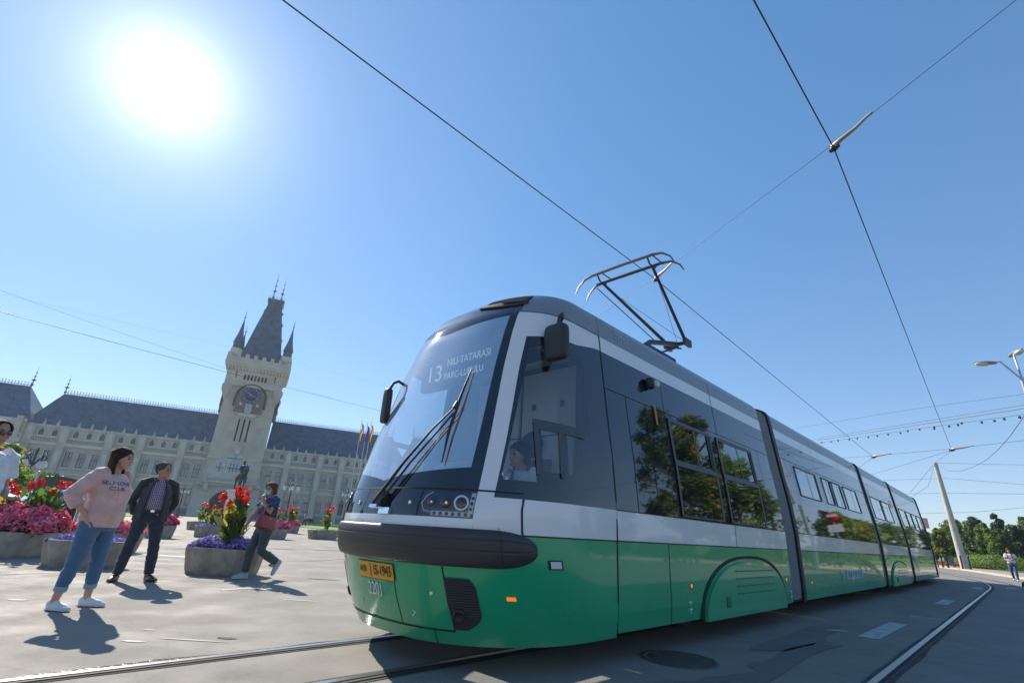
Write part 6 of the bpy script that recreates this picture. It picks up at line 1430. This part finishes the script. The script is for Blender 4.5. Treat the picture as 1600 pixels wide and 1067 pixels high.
b.tube([(.135*math.cos(a)+.02, .182*math.sin(a), 1.0) for a in [i*2*math.pi/28 for i in range(29)]], .017, 6, cap=False); b.box((.145, -.025, .985), (.175, .025, 1.018), 1); b.build('belt', [mat('brown_belt', (.04,.025,.015), .5), M_chrome], e)
# masked woman walking to the left
w2 = Vector((-4.22, 9.55, 0)); navy = mat('navy_patterned_blouse', (.03,.045,.13), .8, var=.8, vs=28, bump=.3, bs=25); slk = cloth('charcoal_trousers', (.045,.05,.065))
J = dict(pelvis=(0, 0, .86), chest=(.0, 0, 1.17), neck=(.02, 0, 1.345), head=(.055, 0, 1.485), sL=(.0, .17, 1.30), eL=(.10, .23, 1.08), wL=(.19, .08, 1.30), sR=(.0, -.17, 1.30), eR=(.10, -.25, 1.07), wR=(.20, -.30, .85),
         hL=(0, .09, .84), kL=(.02, .09, .46), aL=(-.30, .09, .27), hR=(0, -.09, .84), kR=(.12, -.09, .475), aR=(.14, -.08, .09))
st = dict(skin=SKIN2, top=navy, topname='blouse', bottom=slk, shoe=mat('pale_blue_grey_shoe', (.33,.40,.50), .6), sole=mat('white_rubber_sole', (.6,.6,.6), .6), girth=.98, bust=.04, belly=.02, sleeve=.28, sleever=1.15, topk=.018, hem=-.02, trlen=.95, legr=(1.02, 1.12, 1.2), hyaw=math.radians(20), hs=.97, handsize=.92,
          hdL=((-.1, -.45, 1), (1, .2, .2), .5, 1), hdR=((.3, -.2, -1), (.3, -1, 0), .25, 1), toeR=(1, 0), toeL=(1, 0), foottiltL=(math.radians(62), 0))
e, q, to, bo = person(w2, az(218), J, 'woman with a pale blue face mask and red handbag walking left, hand at her face', st)
hair_cap(e, q, HAIRR, .98, .03, seed=9, vol=1.08)
b = MB(); b.grid(lambda a, c: q(.112-.0*c-.055*abs(a-.5)**1.4*2.4-.02*abs(c-.45), (a-.5)*.135, -.012-c*.085), 12, 8); m_ = b.build('face_mask', mat('pale_blue_mask', (.30,.52,.62), .8), e); b = MB()
for t in (-1, 1): b.tube([q(.07, t*.066, -.03), q(.03, t*.082, -.01), q(-.005, t*.09, .005)], .0018, 5)
b.build('ear_loop', mat('white_elastic', (.6,.6,.6), .8), m_)
bag = empty('handbag', (w2.x, w2.y, 0), az(218), 'dark red leather handbag hanging at the masked woman\'s hip', 'handbag')
M_bag = mat('dark_red_leather', (.22,.012,.022), .38, coat=.3, var=.12, vs=9)
BM = Matrix.Translation((.10, .21, .93)) @ Matrix.Rotation(math.radians(18), 4, 'Z') @ Matrix.Rotation(math.radians(-6), 4, 'Y')
b = MB()
def bagf(a, c):
    t = 2*math.pi*a; f = lambda v: math.copysign(abs(v)**.4, v); w = .235*(1-.14*c); d = .06*(1-.55*c); return BM @ Vector((w*f(math.cos(t))*(1 if 0 < c < 1 else .02), d*f(math.sin(t))*(1 if 0 < c < 1 else .02), -.11+.225*c+.012*math.sin(t*2)))
b.grid(bagf, 32, 14); b.build('bag_body', M_bag, bag)
b = MB(); b.tube([BM @ Vector(p) for p in ((-.12, -.02, .12), (-.09, -.03, .20), (0, -.05, .25), (.09, -.03, .20), (.12, -.02, .12))], .010, 8); b.tube([BM @ Vector((-.18, 0, .08)), Vector((-.06, .19, 1.28)), Vector((.0, .13, 1.345)), Vector((.09, .16, 1.25)), BM @ Vector((.17, 0, .08))], .011, 8); b.build('strap', M_bag, bag)
b = MB(); b.ell(BM @ Vector((0, .058, .06)), (.012, .006, .012), 8, 6); b.build('clasp', mat('gold_metal', (.7,.5,.2), .25, 1.), bag)
# man cut by the left edge, white shirt and sunglasses
lm = Vector((-4.78, 4.72, 0)); J = dict(pelvis=(0, 0, .95), chest=(0, 0, 1.27), neck=(.0, 0, 1.47), head=(.035, 0, 1.615), sL=(-.01, .20, 1.41), eL=(.0, .25, 1.13), wL=(.22, .14, 1.08), sR=(-.01, -.20, 1.41), eR=(.0, -.25, 1.13), wR=(.22, -.14, 1.06),
         hL=(0, .10, .93), kL=(.03, .12, .50), aL=(.0, .13, .09), hR=(0, -.10, .93), kR=(.03, -.12, .50), aR=(.0, -.13, .09))
st = dict(skin=SKIN2, top=cloth('white_shirt_cloth', (.62,.62,.66)), bottom=cloth('beige_trousers', (.25,.2,.14)), shoe=M_black, sole=M_black, girth=1.12, belly=.06, sleeve=.32, sleever=1.15, topk=.02, hem=-.04, trlen=.97, legr=(1, 1.05, 1.1), hdL=((1, -.4, 0), (0, 0, 1), .3, -1), hdR=((1, .4, 0), (0, 0, 1), .3, 1), hyaw=0., trhalf=1)
e, q, to, bo = person(lm, az(100), J, 'man in a white short sleeved shirt and sunglasses at the left edge', st); hair_cap(e, q, HAIRK, 1., 0, seed=13, vol=.96)
b = MB()
for t in (-1, 1): b.ell(q(.092, t*.032, .003), (.008, .026, .018), 12, 8); b.tube([q(.09, t*.055, .008), q(.0, t*.082, .006)], .003, 6)
b.tube([q(.100, -.01, .008), q(.100, .01, .008)], .003, 6); b.build('sunglasses', mat('black_lenses', (.01,.01,.012), .08, coat=1.), e)
# tram driver, seated
dl = TP0+TU*(-.68)+TV*(-.62); J = dict(pelvis=(.0, 0, 1.10), chest=(.03, 0, 1.42), neck=(.05, 0, 1.60), head=(.09, 0, 1.74), sL=(.04, .18, 1.55), eL=(.13, .22, 1.30), wL=(.34, .14, 1.38), sR=(.04, -.18, 1.55), eR=(.13, -.22, 1.30), wR=(.34, -.14, 1.38), hL=(.05, .09, 1.08), kL=(.42, .12, 1.06), aL=(.48, .12, .60), hR=(.05, -.09, 1.08), kR=(.42, -.12, 1.06), aR=(.48, -.12, .60))
st = dict(skin=SKIN, top=cloth('pale_blue_shirt', (.72,.76,.82)), bottom=slk, shoe=M_black, sole=M_black, girth=1., sleeve=.8, topk=.012, vox=.009, hdL=((1, -.2, .1), (0, 0, 1), .8, -1), hdR=((1, .2, .1), (0, 0, 1), .8, 1), hyaw=math.radians(-5))
e, q, to, bo = person(dl, math.radians(90-44.845+180), J, 'tram driver in a pale shirt and green tie seated behind the cab side window', st); hair_cap(e, q, HAIRK, 1.02, .03, seed=17, vol=1.06)
b = MB(); b.tube([(.155, 0, 1.575), (.175, 0, 1.50), (.185, 0, 1.36), (.16, 0, 1.28)], [.014, .02, .028, .005], 6); b.build('tie', mat('green_tie', (.02,.12,.08), .6), e)
# pedestrian at the right edge with a backpack
rp_ = at(1596, 908); rp_ = Vector((29.4, 30.3, .0)); J = dict(pelvis=(0, 0, .94), chest=(0, 0, 1.27), neck=(.02, 0, 1.45), head=(.05, 0, 1.60), sL=(0, .18, 1.39), eL=(.04, .24, 1.12), wL=(.27, .06, 1.10), sR=(0, -.18, 1.39), eR=(.04, -.24, 1.12), wR=(.27, -.06, 1.08), hL=(0, .09, .92), kL=(.10, .10, .50), aL=(.16, .10, .09), hR=(0, -.09, .92), kR=(.02, -.10, .50), aR=(-.18, -.10, .12))
st = dict(skin=SKIN2, top=cloth('white_tee', (.6,.62,.66)), bottom=cloth('blue_jeans_far', (.04,.07,.15)), shoe=mat('white_canvas_shoe', (.62,.63,.66), .7), sole=M_black, girth=1.02, sleeve=.3, topk=.014, trlen=.97, vox=.012, hdL=((1, -.5, 0), (0, 0, 1), .5, -1), hdR=((1, .5, 0), (0, 0, 1), .5, 1), hyaw=math.radians(10))
e, q, to, bo = person(rp_, az(232), J, 'pedestrian in a white top and jeans with a backpack walking at the right edge', st); hair_cap(e, q, HAIRR, 1.02, .05, seed=19, vol=1.06)
bk = MB(); bk.ell((-.20, 0, 1.22), (.11, .15, .22), 14, 10); bko = bk.build('backpack', mat('navy_backpack', (.02,.03,.06), .7), None); bko.location = rp_; bko.rotation_euler.z = az(232); tag(bko, 'navy backpack on the back of the pedestrian at the right edge', 'backpack')
b = MB()
for t in (-1, 1): b.tube([(-.16, t*.09, 1.38), (-.02, t*.095, 1.475), (.12, t*.10, 1.38), (.13, t*.12, 1.20), (-.1, t*.17, 1.08)], .02, 6)
b.build('straps', mat('navy_backpack', (.02,.03,.06), .7), bko)
# two far walkers near the palace lawn: copies of a simple figure
for px, D, top_, bot_, l, a in ((476, 70, (.55,.22,.25), (.03,.03,.05), 'tiny walker in a pink top near the palace lawn', 250), (508, 86, (.03,.03,.04), (.02,.02,.03), 'tiny dark clothed walker on the palace lawn', 80), (536, 88, (.05,.06,.10), (.02,.02,.03), 'tiny dark clothed walker close to the left of the tram', 260)):
    p = atD(px, 812, D); p.z = 0; e = empty('person', p, az(a), l, 'person', 'far walkers before the palace'); hp, q = head_parts((.02, 0, 1.58))
    blob('body', hp+[('t', [(0, 0, 1.35), (.01, 0, 1.55)], [.06, .055]), ('l', [((0, 0, .85), .1, .15), ((0, 0, 1.1), .1, .14), ((0, 0, 1.35), .1, .17), ((0, 0, 1.42), .06, .08)])]+[('t', [(0, t*.18, 1.36), (.03, t*.22, 1.1), (.14*t, t*.2, .86)], [.045, .038, .03]) for t in (-1, 1)]+[('t', [(0, t*.09, .9), (.12*t, t*.1, .48), (.16*t-.05, t*.1, .06), (.16*t+.08, t*.1, .03)], [.08, .055, .04, .04]) for t in (-1, 1)], SKIN, e, .015, 1)
    blob('jacket', [('l', [((0, 0, .84), .12, .17), ((0, 0, 1.1), .12, .16), ((0, 0, 1.35), .12, .19), ((0, 0, 1.43), .07, .09)])]+[('t', [(0, t*.18, 1.36), (.03, t*.22, 1.1), (.1*t, t*.2, .92)], [.06, .05, .045]) for t in (-1, 1)], mat('far_top_%d' % px, top_, .8), e, .015, 1)
    blob('trousers', [('l', [((0, 0, .78), .1, .14), ((0, 0, .95), .12, .165)])]+[('t', [(0, t*.09, .88), (.12*t, t*.1, .48), (.16*t-.05, t*.1, .1)], [.095, .07, .055]) for t in (-1, 1)], mat('far_bottom_%d' % px, bot_, .8), e, .015, 1)
    blob('hair', [('e', q(-.02, 0, .045), (.098, .085, .09)), ('e', q(-.05, 0, 0), (.06, .08, .08))], HAIRB, e, .012, 1)
# ================================================================ HAZE
b = MB(); b.box((-260, -60, -1), (420, 330, 66)); o = b.build('haze', None); o.data.materials.clear()
m = bpy.data.materials.new('thin_summer_haze'); m.use_nodes = True; N = m.node_tree.nodes; L = m.node_tree.links; N.remove(N['Principled BSDF'])
pv = N.new('ShaderNodeVolumePrincipled'); pv.inputs['Color'].default_value = (.80, .88, 1, 1); pv.inputs['Density'].default_value = HAZE; pv.inputs['Anisotropy'].default_value = .35
L.new(pv.outputs[0], N['Material Output'].inputs['Volume']); o.data.materials.append(m); tag(o, 'thin bluish summer haze', kind='stuff')
